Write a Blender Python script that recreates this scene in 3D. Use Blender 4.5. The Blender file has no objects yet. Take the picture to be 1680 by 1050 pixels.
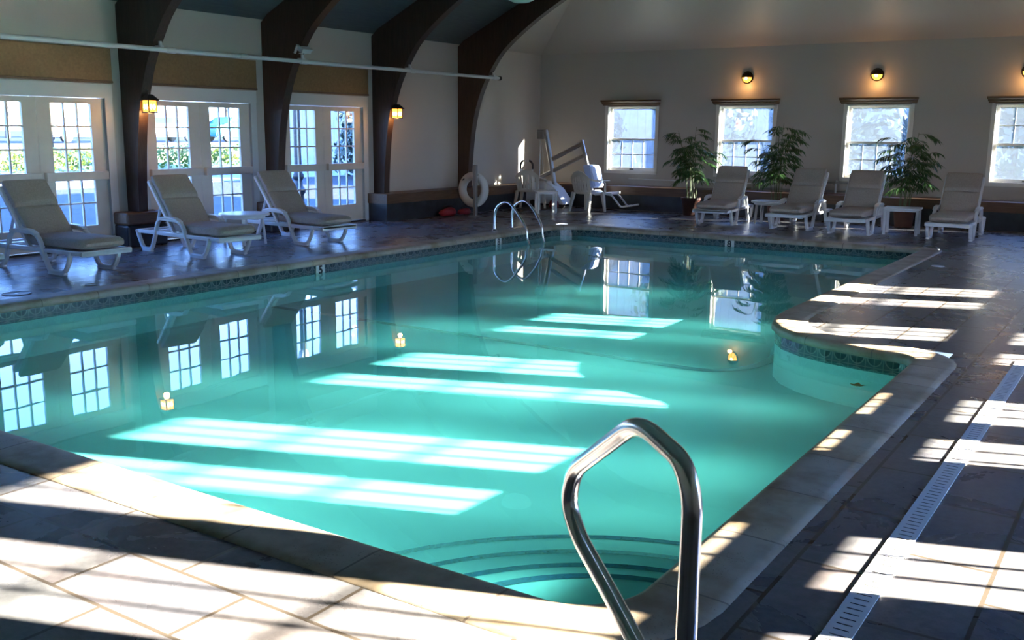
import bpy, bmesh, math, random
from math import sin, cos, pi, sqrt, atan2, radians
from mathutils import Vector, Matrix, noise

SC = bpy.context.scene
COL = SC.collection
rnd = random.Random(7)

# ------------------------------------------------------------------ materials
def new_mat(name):
    m = bpy.data.materials.new(name)
    m.use_nodes = True
    nt = m.node_tree
    nt.nodes.clear()
    out = nt.nodes.new('ShaderNodeOutputMaterial')
    return m, nt, out

class NT:
    """tiny helper round a node tree"""
    def __init__(s, nt): s.nt = nt
    def n(s, kind, **kw):
        nd = s.nt.nodes.new(kind)
        for k, v in kw.items():
            if k.startswith('_'):
                setattr(nd, k[1:], v)
            else:
                key = k.replace('__', ' ')
                nd.inputs[key].default_value = v
        return nd
    def l(s, a, b): s.nt.links.new(a, b)
    def ramp(s, fac, stops, interp='LINEAR'):
        r = s.n('ShaderNodeValToRGB')
        r.color_ramp.interpolation = interp
        el = r.color_ramp.elements
        el[0].position, el[0].color = stops[0][0], (*stops[0][1], 1)
        el[1].position, el[1].color = stops[-1][0], (*stops[-1][1], 1)
        for p, c in stops[1:-1]:
            e = el.new(p); e.color = (*c, 1)
        s.l(fac, r.inputs[0])
        return r.outputs[0]
    def math(s, op, a, b=None, c=None):
        m = s.n('ShaderNodeMath', _operation=op)
        for i, v in enumerate((a, b, c)):
            if v is None: continue
            if isinstance(v, (int, float)): m.inputs[i].default_value = v
            else: s.l(v, m.inputs[i])
        return m.outputs[0]
    def mix(s, fac, a, b, blend='MIX'):
        m = s.n('ShaderNodeMix', _data_type='RGBA', _blend_type=blend)
        for i, v in ((0, fac), (6, a), (7, b)):
            if isinstance(v, (int, float)): m.inputs[i].default_value = v
            elif isinstance(v, tuple): m.inputs[i].default_value = (*v, 1)
            else: s.l(v, m.inputs[i])
        return m.outputs[2]

def principled(name, col, rough=.5, metal=0, var=0, scale=8, bump=0, bscale=40, spec=.5, coat=0, emit=None, estr=0):
    m, nt, out = new_mat(name)
    N = NT(nt)
    b = N.n('ShaderNodeBsdfPrincipled', Roughness=rough, Metallic=metal)
    b.inputs['Base Color'].default_value = (*col, 1)
    b.inputs['Specular IOR Level'].default_value = spec
    b.inputs['Coat Weight'].default_value = coat
    if emit:
        b.inputs['Emission Color'].default_value = (*emit, 1)
        b.inputs['Emission Strength'].default_value = estr
    tc = N.n('ShaderNodeTexCoord')
    if var:
        nz = N.n('ShaderNodeTexNoise', Scale=scale, Detail=5)
        N.l(tc.outputs['Object'], nz.inputs['Vector'])
        lo = tuple(c * (1 - var) for c in col); hi = tuple(min(1, c * (1 + var)) for c in col)
        N.l(N.ramp(nz.outputs[0], [(.3, lo), (.7, hi)]), b.inputs['Base Color'])
    if bump:
        nz = N.n('ShaderNodeTexNoise', Scale=bscale, Detail=4)
        N.l(tc.outputs['Object'], nz.inputs['Vector'])
        bp = N.n('ShaderNodeBump', Strength=bump, Distance=.01)
        N.l(nz.outputs[0], bp.inputs['Height'])
        N.l(bp.outputs[0], b.inputs['Normal'])
    N.l(b.outputs[0], out.inputs[0])
    return m

def wood(name, c1, c2, rough=.5, along='Y', scale=6):
    m, nt, out = new_mat(name)
    N = NT(nt)
    tc = N.n('ShaderNodeTexCoord')
    mp = N.n('ShaderNodeMapping')
    sc = {'X': (.6, 9, 9), 'Y': (9, .6, 9), 'Z': (9, 9, .6)}[along]
    mp.inputs['Scale'].default_value = sc
    N.l(tc.outputs['Object'], mp.inputs[0])
    nz = N.n('ShaderNodeTexNoise', Scale=scale, Detail=6, Distortion=.6)
    N.l(mp.outputs[0], nz.inputs['Vector'])
    b = N.n('ShaderNodeBsdfPrincipled', Roughness=rough)
    N.l(N.ramp(nz.outputs[0], [(.3, c1), (.7, c2)]), b.inputs['Base Color'])
    bp = N.n('ShaderNodeBump', Strength=.15, Distance=.004)
    N.l(nz.outputs[0], bp.inputs['Height']); N.l(bp.outputs[0], b.inputs['Normal'])
    N.l(b.outputs[0], out.inputs[0])
    return m

def slate(name, rot):
    """cleft slate flags with dark joints, each flag its own tone"""
    m, nt, out = new_mat(name)
    N = NT(nt)
    tc = N.n('ShaderNodeTexCoord')
    mp = N.n('ShaderNodeMapping')
    mp.inputs['Rotation'].default_value = (0, 0, rot)
    mp.inputs['Location'].default_value = (.33, .13, 0) if rot == 0 else (-.30, .065, 0)
    N.l(tc.outputs['Object'], mp.inputs[0])
    br = N.n('ShaderNodeTexBrick', Scale=1, Mortar__Size=.009, Mortar__Smooth=.1, Brick__Width=.68, Row__Height=.345, Bias=0)
    br.offset = .45
    br.inputs['Color1'].default_value = (0, 0, 0, 1)
    br.inputs['Color2'].default_value = (1, 1, 1, 1)
    br.inputs['Mortar'].default_value = (.5, .5, .5, 1)
    N.l(mp.outputs[0], br.inputs['Vector'])
    tone = N.ramp(br.outputs['Color'], [(0, (.085, .088, .105)), (.3, (.12, .115, .125)), (.6, (.10, .105, .112)), (.85, (.14, .13, .13)), (1, (.11, .11, .125))])
    # cleft layers: patches with hard edges, shifted flag by flag
    n1 = N.n('ShaderNodeTexNoise', Scale=1.7, Detail=7, Roughness=.62, Distortion=.8)
    off = N.n('ShaderNodeVectorMath', _operation='ADD')
    N.l(mp.outputs[0], off.inputs[0]); N.l(br.outputs['Color'], off.inputs[1])
    N.l(off.outputs[0], n1.inputs['Vector'])
    step = N.ramp(n1.outputs[0], [(.50, (0, 0, 0)), (.515, (.8, .8, .8)), (.60, (1, 1, 1))])
    pale = N.mix(N.math('MULTIPLY', step, .6), tone, (.165, .165, .165))
    n2 = N.n('ShaderNodeTexNoise', Scale=.9, Detail=3)
    N.l(off.outputs[0], n2.inputs['Vector'])
    rust = N.ramp(n2.outputs[0], [(.56, (0, 0, 0)), (.68, (1, 1, 1))])
    pale2 = N.mix(N.math('MULTIPLY', rust, .4), pale, (.19, .135, .12))
    fine = N.n('ShaderNodeTexNoise', Scale=22, Detail=6, Roughness=.7)
    N.l(mp.outputs[0], fine.inputs['Vector'])
    shade = N.ramp(fine.outputs[0], [(.3, (.75, .75, .75)), (.7, (1.2, 1.2, 1.2))])
    col = N.mix(1., pale2, shade, 'MULTIPLY')
    grout = N.mix(br.outputs['Fac'], col, (.062, .050, .038))
    b = N.n('ShaderNodeBsdfPrincipled')
    N.l(grout, b.inputs['Base Color'])
    rg = N.ramp(n1.outputs[0], [(.35, (.24, .24, .24)), (.65, (.34, .34, .34))])
    N.l(rg, b.inputs['Roughness'])
    h = N.math('ADD', N.math('MULTIPLY', step, .35), N.math('ADD', N.math('MULTIPLY', fine.outputs[0], .25), N.math('MULTIPLY', br.outputs['Fac'], -1.0)))
    bp = N.n('ShaderNodeBump', Strength=.13, Distance=.006)
    N.l(h, bp.inputs['Height']); N.l(bp.outputs[0], b.inputs['Normal'])
    N.l(b.outputs[0], out.inputs[0])
    return m

def coping_mat():
    m, nt, out = new_mat('coping_stone')
    N = NT(nt)
    tc = N.n('ShaderNodeTexCoord')
    uv = N.n('ShaderNodeSeparateXYZ'); N.l(tc.outputs['UV'], uv.inputs[0])
    fr = N.math('FRACT', N.math('DIVIDE', uv.outputs[0], .625))
    joint = N.math('LESS_THAN', N.math('ABSOLUTE', N.math('SUBTRACT', fr, .5)), .009)
    idx = N.math('FLOOR', N.math('DIVIDE', N.math('ADD', uv.outputs[0], .3125), .625))
    wn = N.n('ShaderNodeTexWhiteNoise', _noise_dimensions='1D'); N.l(idx, wn.inputs['W'])
    base = N.ramp(wn.outputs[0], [(0, (.34, .28, .21)), (.5, (.42, .35, .26)), (1, (.38, .335, .28))])
    nz = N.n('ShaderNodeTexNoise', Scale=3.2, Detail=6, Roughness=.6)
    N.l(tc.outputs['Object'], nz.inputs['Vector'])
    st = N.ramp(nz.outputs[0], [(.34, (.62, .56, .46)), (.55, (1, 1, 1)), (.75, (1.12, 1.1, 1.05))])
    col = N.mix(1., base, st, 'MULTIPLY')
    vo = N.n('ShaderNodeTexVoronoi', Scale=75); N.l(tc.outputs['Object'], vo.inputs['Vector'])
    n3 = N.n('ShaderNodeTexNoise', Scale=5, Detail=2); N.l(tc.outputs['Object'], n3.inputs['Vector'])
    pit = N.math('MULTIPLY', N.math('LESS_THAN', vo.outputs['Distance'], .2), N.math('GREATER_THAN', n3.outputs[0], .55))
    col = N.mix(N.math('MULTIPLY', pit, .7), col, (.10, .08, .06))
    col = N.mix(N.math('MULTIPLY', joint, .8), col, (.13, .10, .08))
    b = N.n('ShaderNodeBsdfPrincipled', Roughness=.5)
    N.l(col, b.inputs['Base Color'])
    h = N.math('SUBTRACT', N.math('MULTIPLY', nz.outputs[0], .3), N.math('ADD', N.math('MULTIPLY', pit, .5), joint))
    bp = N.n('ShaderNodeBump', Strength=.5, Distance=.006)
    N.l(h, bp.inputs['Height']); N.l(bp.outputs[0], b.inputs['Normal'])
    N.l(b.outputs[0], out.inputs[0])
    return m

def tile_mat():
    """dark green pool tile: 15 cm tiles with a ring and a cross in pale lines"""
    m, nt, out = new_mat('waterline_tile')
    N = NT(nt)
    tc = N.n('ShaderNodeTexCoord')
    uv = N.n('ShaderNodeSeparateXYZ'); N.l(tc.outputs['UV'], uv.inputs[0])
    fu = N.math('SUBTRACT', N.math('FRACT', N.math('DIVIDE', uv.outputs[0], .15)), .5)
    fv = N.math('SUBTRACT', N.math('FRACT', N.math('DIVIDE', uv.outputs[1], .15)), .5)
    r = N.math('SQRT', N.math('ADD', N.math('MULTIPLY', fu, fu), N.math('MULTIPLY', fv, fv)))
    ring = N.math('LESS_THAN', N.math('ABSOLUTE', N.math('SUBTRACT', r, .40)), .035)
    au = N.math('ABSOLUTE', fu); av = N.math('ABSOLUTE', fv)
    cross = N.math('LESS_THAN', N.math('MINIMUM', au, av), .02)
    edge = N.math('GREATER_THAN', N.math('MAXIMUM', au, av), .475)
    line = N.math('MAXIMUM', ring, N.math('MAXIMUM', cross, edge))
    inside = N.math('LESS_THAN', r, .40)
    wn = N.n('ShaderNodeTexNoise', Scale=9); N.l(tc.outputs['Object'], wn.inputs['Vector'])
    dk = N.ramp(wn.outputs[0], [(.3, (.012, .03, .034)), (.7, (.03, .06, .064))])
    md = N.ramp(wn.outputs[0], [(.3, (.03, .065, .07)), (.7, (.06, .105, .105))])
    c = N.mix(inside, md, dk)
    c = N.mix(line, c, (.15, .18, .17))
    b = N.n('ShaderNodeBsdfPrincipled', Roughness=.2)
    N.l(c, b.inputs['Base Color'])
    N.l(b.outputs[0], out.inputs[0])
    return m

def glass_mat(name, tint=(1, 1, 1), haze=0., hazecol=(.85, .9, .95)):
    """window glass: clear sheet with a mirror reflection; haze = grimy scatter"""
    m, nt, out = new_mat(name)
    N = NT(nt)
    t = N.n('ShaderNodeBsdfTransparent'); t.inputs[0].default_value = (*tint, 1)
    g = N.n('ShaderNodeBsdfGlossy', Roughness=.02)
    lw = N.n('ShaderNodeLayerWeight', Blend=.5)
    sch = N.math('MULTIPLY_ADD', N.math('POWER', lw.outputs['Facing'], 5.0), .9, .05)
    cur = t.outputs[0]
    if haze:
        d = N.n('ShaderNodeBsdfTranslucent'); d.inputs[0].default_value = (*hazecol, 1)
        tc = N.n('ShaderNodeTexCoord')
        nz = N.n('ShaderNodeTexNoise', Scale=2.2, Detail=5, Roughness=.6)
        N.l(tc.outputs['Object'], nz.inputs['Vector'])
        mx = N.n('ShaderNodeMixShader')
        N.l(N.math('MULTIPLY', N.ramp(nz.outputs[0], [(.3, (.7, .7, .7)), (.7, (1, 1, 1))]), haze), mx.inputs[0])
        N.l(cur, mx.inputs[1]); N.l(d.outputs[0], mx.inputs[2])
        cur = mx.outputs[0]
    mx = N.n('ShaderNodeMixShader')
    N.l(sch, mx.inputs[0]); N.l(cur, mx.inputs[1]); N.l(g.outputs[0], mx.inputs[2])
    N.l(mx.outputs[0], out.inputs[0])
    return m

def water_mat():
    """still pool water: clear green-blue sheet with a Fresnel mirror, faintly rippled"""
    m, nt, out = new_mat('pool_water')
    N = NT(nt)
    tc = N.n('ShaderNodeTexCoord')
    nz = N.n('ShaderNodeTexNoise', Scale=1.6, Detail=2, Roughness=.4)
    N.l(tc.outputs['Object'], nz.inputs['Vector'])
    bp = N.n('ShaderNodeBump', Strength=.05, Distance=.02)
    N.l(nz.outputs[0], bp.inputs['Height'])
    t = N.n('ShaderNodeBsdfTransparent'); t.inputs[0].default_value = (.42, .965, .955, 1)
    g = N.n('ShaderNodeBsdfGlossy', Roughness=.0); N.l(bp.outputs[0], g.inputs['Normal'])
    lw = N.n('ShaderNodeLayerWeight', Blend=.5)
    sch = N.math('MULTIPLY_ADD', N.math('POWER', lw.outputs['Facing'], 5.0), .98, .02)     # Schlick mirror of a water face
    # chlorinated water is never perfectly clear: part of the light is scattered on its way through
    d = N.n('ShaderNodeBsdfTranslucent'); d.inputs[0].default_value = (.36, .97, .955, 1)
    m0 = N.n('ShaderNodeMixShader', Fac=.16)
    N.l(t.outputs[0], m0.inputs[1]); N.l(d.outputs[0], m0.inputs[2])
    mx = N.n('ShaderNodeMixShader')
    N.l(sch, mx.inputs[0]); N.l(m0.outputs[0], mx.inputs[1]); N.l(g.outputs[0], mx.inputs[2])
    N.l(mx.outputs[0], out.inputs[0])
    return m

def leaf_mat(name, c1, c2, trans=.35, rough=.35):
    m, nt, out = new_mat(name)
    N = NT(nt)
    tc = N.n('ShaderNodeTexCoord')
    nz = N.n('ShaderNodeTexNoise', Scale=6, Detail=3); N.l(tc.outputs['Object'], nz.inputs['Vector'])
    c = N.ramp(nz.outputs[0], [(.3, c1), (.7, c2)])
    b = N.n('ShaderNodeBsdfPrincipled', Roughness=rough); N.l(c, b.inputs['Base Color'])
    t = N.n('ShaderNodeBsdfTranslucent'); N.l(c, t.inputs[0])
    mx = N.n('ShaderNodeMixShader', Fac=trans)
    N.l(b.outputs[0], mx.inputs[1]); N.l(t.outputs[0], mx.inputs[2])
    N.l(mx.outputs[0], out.inputs[0])
    return m

def emit_mat(name, col, strength):
    m, nt, out = new_mat(name)
    N = NT(nt)
    e = N.n('ShaderNodeEmission', Strength=strength); e.inputs[0].default_value = (*col, 1)
    N.l(e.outputs[0], out.inputs[0])
    return m

M = dict(
    wall=principled('wall_paint', (.50, .452, .40), .42, bump=.12, bscale=60),
    ceil=wood('ceiling_board', (.075, .088, .10), (.10, .115, .125), .7, 'Y', 4),
    arch=wood('arch_timber', (.040, .022, .016), (.070, .040, .028), .45, 'Z', 5),
    cap=wood('ledge_timber', (.085, .040, .018), (.15, .075, .034), .45, 'Y', 5),
    capx=wood('ledge_timber_far', (.085, .040, .018), (.15, .075, .034), .45, 'X', 5),
    cornice=wood('cornice_timber', (.10, .052, .026), (.18, .10, .055), .4, 'X', 6),
    darkstone=principled('dark_stone', (.022, .028, .032), .35, var=.35, scale=5, bump=.3, bscale=14),
    shade=principled('shade_cloth', (.25, .150, .072), .8, var=.12, scale=30, bump=.2, bscale=300),
    door=principled('door_paint', (.70, .615, .52), .4, var=.03),
    doortrim=principled('door_casing_paint', (.62, .62, .60), .4),
    winframe=principled('window_paint', (.80, .77, .71), .4),
    slateA=slate('slate_flags', 0),
    slateB=slate('slate_flags_turned', pi / 2),
    coping=coping_mat(),
    tile=tile_mat(),
    bluetile=principled('blue_mosaic', (.01, .06, .17), .25, var=.6, scale=60),
    plaster=principled('pool_plaster', (.70, .77, .78), .6, var=.03, scale=1.5),
    glass=glass_mat('door_glass', (.66, .70, .72)),
    clear=glass_mat('clear_glass', (.96, .97, .97)),
    dirty=glass_mat('window_glass', (.80, .85, .88), .50, (.052, .060, .066)),
    water=water_mat(),
    resin=principled('white_resin', (.72, .72, .73), .32),
    resinold=principled('cream_resin', (.66, .62, .55), .3),
    cushion=principled('taupe_cloth', (.41, .335, .28), .85, var=.12, scale=60, bump=.25, bscale=220),
    chrome=principled('polished_steel', (.90, .90, .91), .21, 1),
    steel=principled('brushed_steel', (.42, .41, .40), .35, .8),
    grate=principled('drain_plastic', (.62, .62, .63), .45),
    black=principled('black_metal', (.012, .012, .013), .4),
    rubber=principled('dark_rubber', (.02, .02, .022), .6),
    pipe=principled('white_pipe_paint', (.62, .64, .64), .4),
    white=principled('white_plastic', (.78, .78, .78), .35),
    ringw=principled('lifebuoy_foam', (.66, .65, .60), .45),
    seatblue=principled('pale_blue_plastic', (.50, .60, .86), .35),
    red=principled('red_nylon', (.24, .012, .02), .6, var=.3, scale=12, bump=.3, bscale=20),
    greypost=principled('grey_post', (.22, .21, .20), .4),
    marker=principled('marker_tile', (.62, .64, .60), .3),
    ink=principled('marker_black', (.01, .01, .01), .4),
    amber=emit_mat('amber_lamp_glass', (1., .30, .025), 1.0),
    bulb=emit_mat('lamp_bulb', (1., .66, .22), 4),
    leaf=leaf_mat('palm_leaf', (.03, .08, .026), (.068, .145, .045)),
    cane=principled('palm_cane', (.10, .13, .05), .5, var=.3),
    pot=principled('terracotta_pot', (.065, .022, .014), .6, var=.15),
    soil=principled('potting_soil', (.025, .018, .012), .95, bump=.5, bscale=60),
    hedge=leaf_mat('hedge_leaf', (.07, .12, .012), (.16, .20, .03), .3, .5),
    treeleaf=leaf_mat('tree_leaf', (.035, .075, .012), (.10, .15, .025), .3, .5),
    shrubleaf=leaf_mat('shrub_leaf', (.035, .06, .045), (.07, .10, .07), .1, .6),
    trunk=principled('tree_bark', (.09, .065, .045), .9, var=.3, bump=.5, bscale=20),
    asphalt=principled('asphalt', (.026, .027, .03), .8, var=.2, scale=14, bump=.3, bscale=120),
    grass=principled('dry_lawn', (.20, .22, .08), .9, var=.3, scale=30),
    carw=principled('white_car_paint', (.80, .80, .80), .2, coat=.6),
    cars=principled('silver_car_paint', (.35, .42, .46), .25, .5, coat=.6),
    cart=principled('teal_car_paint', (.06, .26, .30), .22, coat=.6),
    card=principled('dark_blue_car_paint', (.02, .04, .10), .22, coat=.6),
    carglass=principled('car_glass', (.02, .03, .04), .05),
    opal=principled('opal_shade', (.62, .66, .62), .3),
    yleaf=principled('dry_leaf', (.55, .38, .12), .6),
)

# ------------------------------------------------------------------ mesh tools
class MB:
    def __init__(s): s.bm = bmesh.new()
    def box(s, x0, x1, y0, y1, z0, z1, bev=0., seg=2, mat=None):
        r = bmesh.ops.create_cube(s.bm, size=1)
        vs = r['verts']
        for v in vs:
            v.co = Vector(((x0 + x1) / 2 + v.co.x * (x1 - x0), (y0 + y1) / 2 + v.co.y * (y1 - y0), (z0 + z1) / 2 + v.co.z * (z1 - z0)))
        if mat is not None: bmesh.ops.transform(s.bm, matrix=mat, verts=vs)
        if bev > 0:
            es = list({e for v in vs for e in v.link_edges})
            bmesh.ops.bevel(s.bm, geom=es, offset=bev, segments=seg, profile=.5, affect='EDGES')
        return s
    def poly(s, pts):
        return s.bm.faces.new([s.bm.verts.new(p) for p in pts])
    def prism(s, pts, vec):
        """closed outline pts (3D) pushed along vec"""
        vec = Vector(vec)
        a = [s.bm.verts.new(p) for p in pts]
        b = [s.bm.verts.new(Vector(p) + vec) for p in pts]
        n = len(pts)
        s.bm.faces.new(a[::-1]); s.bm.faces.new(b)
        for i in range(n):
            s.bm.faces.new((a[i], a[(i + 1) % n], b[(i + 1) % n], b[i]))
        return s
    def loft(s, rings, closed=False, caps=True):
        vr = [[s.bm.verts.new(p) for p in r] for r in rings]
        n = len(rings[0])
        k = len(vr)
        for i in range(k if closed else k - 1):
            A, B = vr[i], vr[(i + 1) % k]
            for j in range(n):
                s.bm.faces.new((A[j], A[(j + 1) % n], B[(j + 1) % n], B[j]))
        if caps and not closed:
            s.bm.faces.new(vr[0][::-1]); s.bm.faces.new(vr[-1])
        return s
    def tube(s, path, r, seg=12, closed=False, taper=None):
        P = [Vector(p) for p in path]
        n = len(P)
        rings = []
        up = None
        for i in range(n):
            if closed: t = (P[(i + 1) % n] - P[i - 1]).normalized()
            else: t = (P[min(i + 1, n - 1)] - P[max(i - 1, 0)]).normalized()
            if up is None:
                up = Vector((0, 0, 1)) if abs(t.z) < .9 else Vector((1, 0, 0))
            a = (up - t * up.dot(t)).normalized(); up = a
            b = t.cross(a)
            rr = r if taper is None else r * taper[i]
            rings.append([P[i] + (a * cos(2 * pi * k / seg) + b * sin(2 * pi * k / seg)) * rr for k in range(seg)])
        return s.loft(rings, closed)
    def ribbon(s, path, w, th, side, bev=0.):
        """rectangular bar of width w (along side) and thickness th along a flat path"""
        P = [Vector(p) for p in path]; side = Vector(side).normalized(); n = len(P)
        rings = []
        for i in range(n):
            t0 = (P[i] - P[i - 1]).normalized() if i else (P[1] - P[0]).normalized()
            t1 = (P[i + 1] - P[i]).normalized() if i < n - 1 else t0
            t = (t0 + t1).normalized()
            k = 1 / max(.55, t.dot(t0))
            nn = t.cross(side).normalized()
            h, v = w / 2, th / 2 * k
            c = min(w, th) * .22
            rings.append([P[i] + side * x + nn * y for x, y in
                          ((-h + c, -v), (h - c, -v), (h, -v + c), (h, v - c), (h - c, v), (-h + c, v), (-h, v - c), (-h, -v + c))])
        return s.loft(rings)
    def lathe(s, prof, seg=32, at=(0, 0, 0), axis='Z', caps=True):
        c = Vector(at)
        rings = []
        for r, h in prof:
            ring = []
            for k in range(seg):
                a = 2 * pi * k / seg
                x, y = r * cos(a), r * sin(a)
                ring.append(c + (Vector((x, y, h)) if axis == 'Z' else Vector((x, -h, y)) if axis == 'Y' else Vector((h, x, y))))
            rings.append(ring)
        return s.loft(rings, False, caps)
    def sphere(s, c, r, sx=1, sy=1, sz=1, u=20, v=12):
        res = bmesh.ops.create_uvsphere(s.bm, u_segments=u, v_segments=v, radius=r)
        for q in res['verts']:
            q.co = Vector((q.co.x * sx + c[0], q.co.y * sy + c[1], q.co.z * sz + c[2]))
        return s
    def obj(s, name, mat, parent=None, smooth=False, recalc=True):
        if recalc: bmesh.ops.recalc_face_normals(s.bm, faces=s.bm.faces)
        me = bpy.data.meshes.new(name)
        s.bm.to_mesh(me); s.bm.free()
        for m in (mat if isinstance(mat, (list, tuple)) else [mat]): me.materials.append(m)
        if smooth:
            for p in me.polygons: p.use_smooth = True
            if smooth != 'all':
                try: me.set_sharp_from_angle(angle=radians(38))
                except Exception: pass
        o = bpy.data.objects.new(name, me)
        COL.objects.link(o)
        if parent: o.parent = parent
        return o

def empty(name, loc=(0, 0, 0), rz=0.):
    o = bpy.data.objects.new(name, None)
    o.empty_display_size = .1
    COL.objects.link(o); o.location = loc; o.rotation_euler = (0, 0, rz)
    return o
def tag(o, label=None, cat=None, group=None, kind=None):
    if label: o['label'] = label
    if cat: o['category'] = cat
    if group: o['group'] = group
    if kind: o['kind'] = kind
    return o
def structure(o): o['kind'] = 'structure'; return o
def copy_tree(root):
    r = root.copy(); COL.objects.link(r)
    for ch in root.children:
        c = ch.copy(); COL.objects.link(c); c.parent = r
        for g in ch.children:
            d = g.copy(); COL.objects.link(d); d.parent = c
    return r
def smooth_path(pts, k=6):
    """Catmull-Rom through pts"""
    P = [Vector(p) for p in pts]; out = []
    for i in range(len(P) - 1):
        p0, p1, p2, p3 = P[max(i - 1, 0)], P[i], P[i + 1], P[min(i + 2, len(P) - 1)]
        for j in range(k):
            t = j / k
            out.append(.5 * ((2 * p1) + (p2 - p0) * t + (2 * p0 - 5 * p1 + 4 * p2 - p3) * t * t + (3 * p1 - p0 - 3 * p2 + p3) * t ** 3))
    out.append(P[-1]); return out
def round_path(pts, r, k=5):
    """polyline with its corners rounded to radius-ish r"""
    P = [Vector(p) for p in pts]; out = [P[0]]
    for i in range(1, len(P) - 1):
        a, b, c = P[i - 1], P[i], P[i + 1]
        d = min(r, (a - b).length * .48, (c - b).length * .48)
        p0 = b + (a - b).normalized() * d; p1 = b + (c - b).normalized() * d
        for j in range(k + 1):
            t = j / k
            out.append(p0 * (1 - t) ** 2 + b * 2 * t * (1 - t) + p1 * t * t)
    out.append(P[-1]); return out

# ------------------------------------------------------------------ dimensions
XL, XR, YN, YF = -12.6, 2.15, -2.3, 20.2          # room: left, right, near, far walls
EAVE, SLOPE, ZTOP = 3.43, .48, 5.4
WZ = -.17                                          # water level
CX = (XL + XR) / 2
TH = .18                                           # wall thickness
ARCH_Y = [6.25, 8.92, 11.6, 14.28, 16.95]
LDOOR = [4.97, 7.645, 10.30, 13.00]                # door centres along the left wall
RDOOR = [4.50, 7.17, 9.84, 12.52]

# ------------------------------------------------------------------ floor
mb = MB()
def quad(x0, x1, y0, y1, mi):
    f = mb.poly([(x0, y0, 0), (x1, y0, 0), (x1, y1, 0), (x0, y1, 0)]); f.material_index = mi
quad(XL - TH, XR + TH, YN - TH, 2.68, 0)
quad(XL - TH, -9.40, 2.68, 15.84, 1)
quad(-1.28, XR + TH, 2.68, 15.84, 1)
quad(XL - TH, XR + TH, 15.84, YF + TH, 0)
f = mb.poly([(-1.28, 8.25, 0), (-1.28, 15.84, 0), (-2.78, 15.84, 0), (-2.78, 9.1, 0), (-2.6, 8.68, 0), (-2.3, 8.42, 0), (-1.85, 8.26, 0)])
f.material_index = 1
fl = structure(mb.obj('floor', [M['slateA'], M['slateB']]))

# ------------------------------------------------------------------ walls and ceiling
def wall_openings(name, plane, thick, spans, z0, z1, axis, openings, mat):
    """wall as one mesh: openings = (a0,a1,b0,b1) along the wall and up"""
    mb = MB()
    a = spans[0]
    def bx(a0, a1, b0, b1):
        if a1 - a0 < 1e-4 or b1 - b0 < 1e-4: return
        if axis == 'Y': mb.box(min(plane, plane + thick), max(plane, plane + thick), a0, a1, b0, b1)
        else: mb.box(a0, a1, min(plane, plane + thick), max(plane, plane + thick), b0, b1)
    for o in sorted(openings):
        bx(a, o[0], z0, z1); bx(o[0], o[1], z0, o[2]); bx(o[0], o[1], o[3], z1); a = o[1]
    bx(a, spans[1], z0, z1)
    return structure(mb.obj(name, mat))
DZ = 2.12
wall_openings('wall_left', XL, -TH, (YN - TH, YF + TH), 0, EAVE + .05, 'Y', [(c - 1.03, c + 1.03, 0, DZ) for c in LDOOR], M['wall'])
wall_openings('wall_right', XR, TH, (YN - TH, YF + TH), 0, EAVE + .05, 'Y', [(c - 1.03, c + 1.03, 0, DZ) for c in RDOOR], M['wall'])
WX = [(-10.80, -9.58), (-8.15, -6.93), (-5.49, -4.27), (-2.83, -1.61), (-.17, 1.05)]
wall_openings('wall_far', YF, TH, (XL, XR), 0, EAVE + .05, 'X', [(a, b, .81, 2.25) for a, b in WX], M['wall'])
mb = MB()
xs = (ZTOP - EAVE) / SLOPE
mb.prism([(XL, YN, 0), (XR, YN, 0), (XR, YN, EAVE), (XR - xs, YN, ZTOP), (XL + xs, YN, ZTOP), (XL, YN, EAVE)], (0, -TH, 0))
structure(mb.obj('wall_near', M['wall']))
# dark boarded ceiling over the arches, white hipped end beyond the last arch
YH = 17.08
mb = MB()
mb.poly([(XL, YN, EAVE), (XL, YH, EAVE), (XL + xs, YH, ZTOP), (XL + xs, YN, ZTOP)])
mb.poly([(XL + xs, YN, ZTOP), (XL + xs, YH, ZTOP), (XR - xs, YH, ZTOP), (XR - xs, YN, ZTOP)])
mb.poly([(XR, YN, EAVE), (XR - xs, YN, ZTOP), (XR - xs, YH, ZTOP), (XR, YH, EAVE)])
structure(mb.obj('ceiling', M['ceil']))
mb = MB()
d = YF - YH; zh = EAVE + SLOPE * d
mb.poly([(XL, YF, EAVE), (XL, YH, EAVE), (XL + d, YH, zh)])
mb.poly([(XL, YF, EAVE), (XL + d, YH, zh), (XR - d, YH, zh), (XR, YF, EAVE)])
mb.poly([(XR, YF, EAVE), (XR - d, YH, zh), (XR, YH, EAVE)])
mb.poly([(XL + d, YH, zh), (XL + xs, YH, ZTOP), (XR - xs, YH, ZTOP), (XR - d, YH, zh)])
structure(mb.obj('ceiling_hip', M['wall']))

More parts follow.
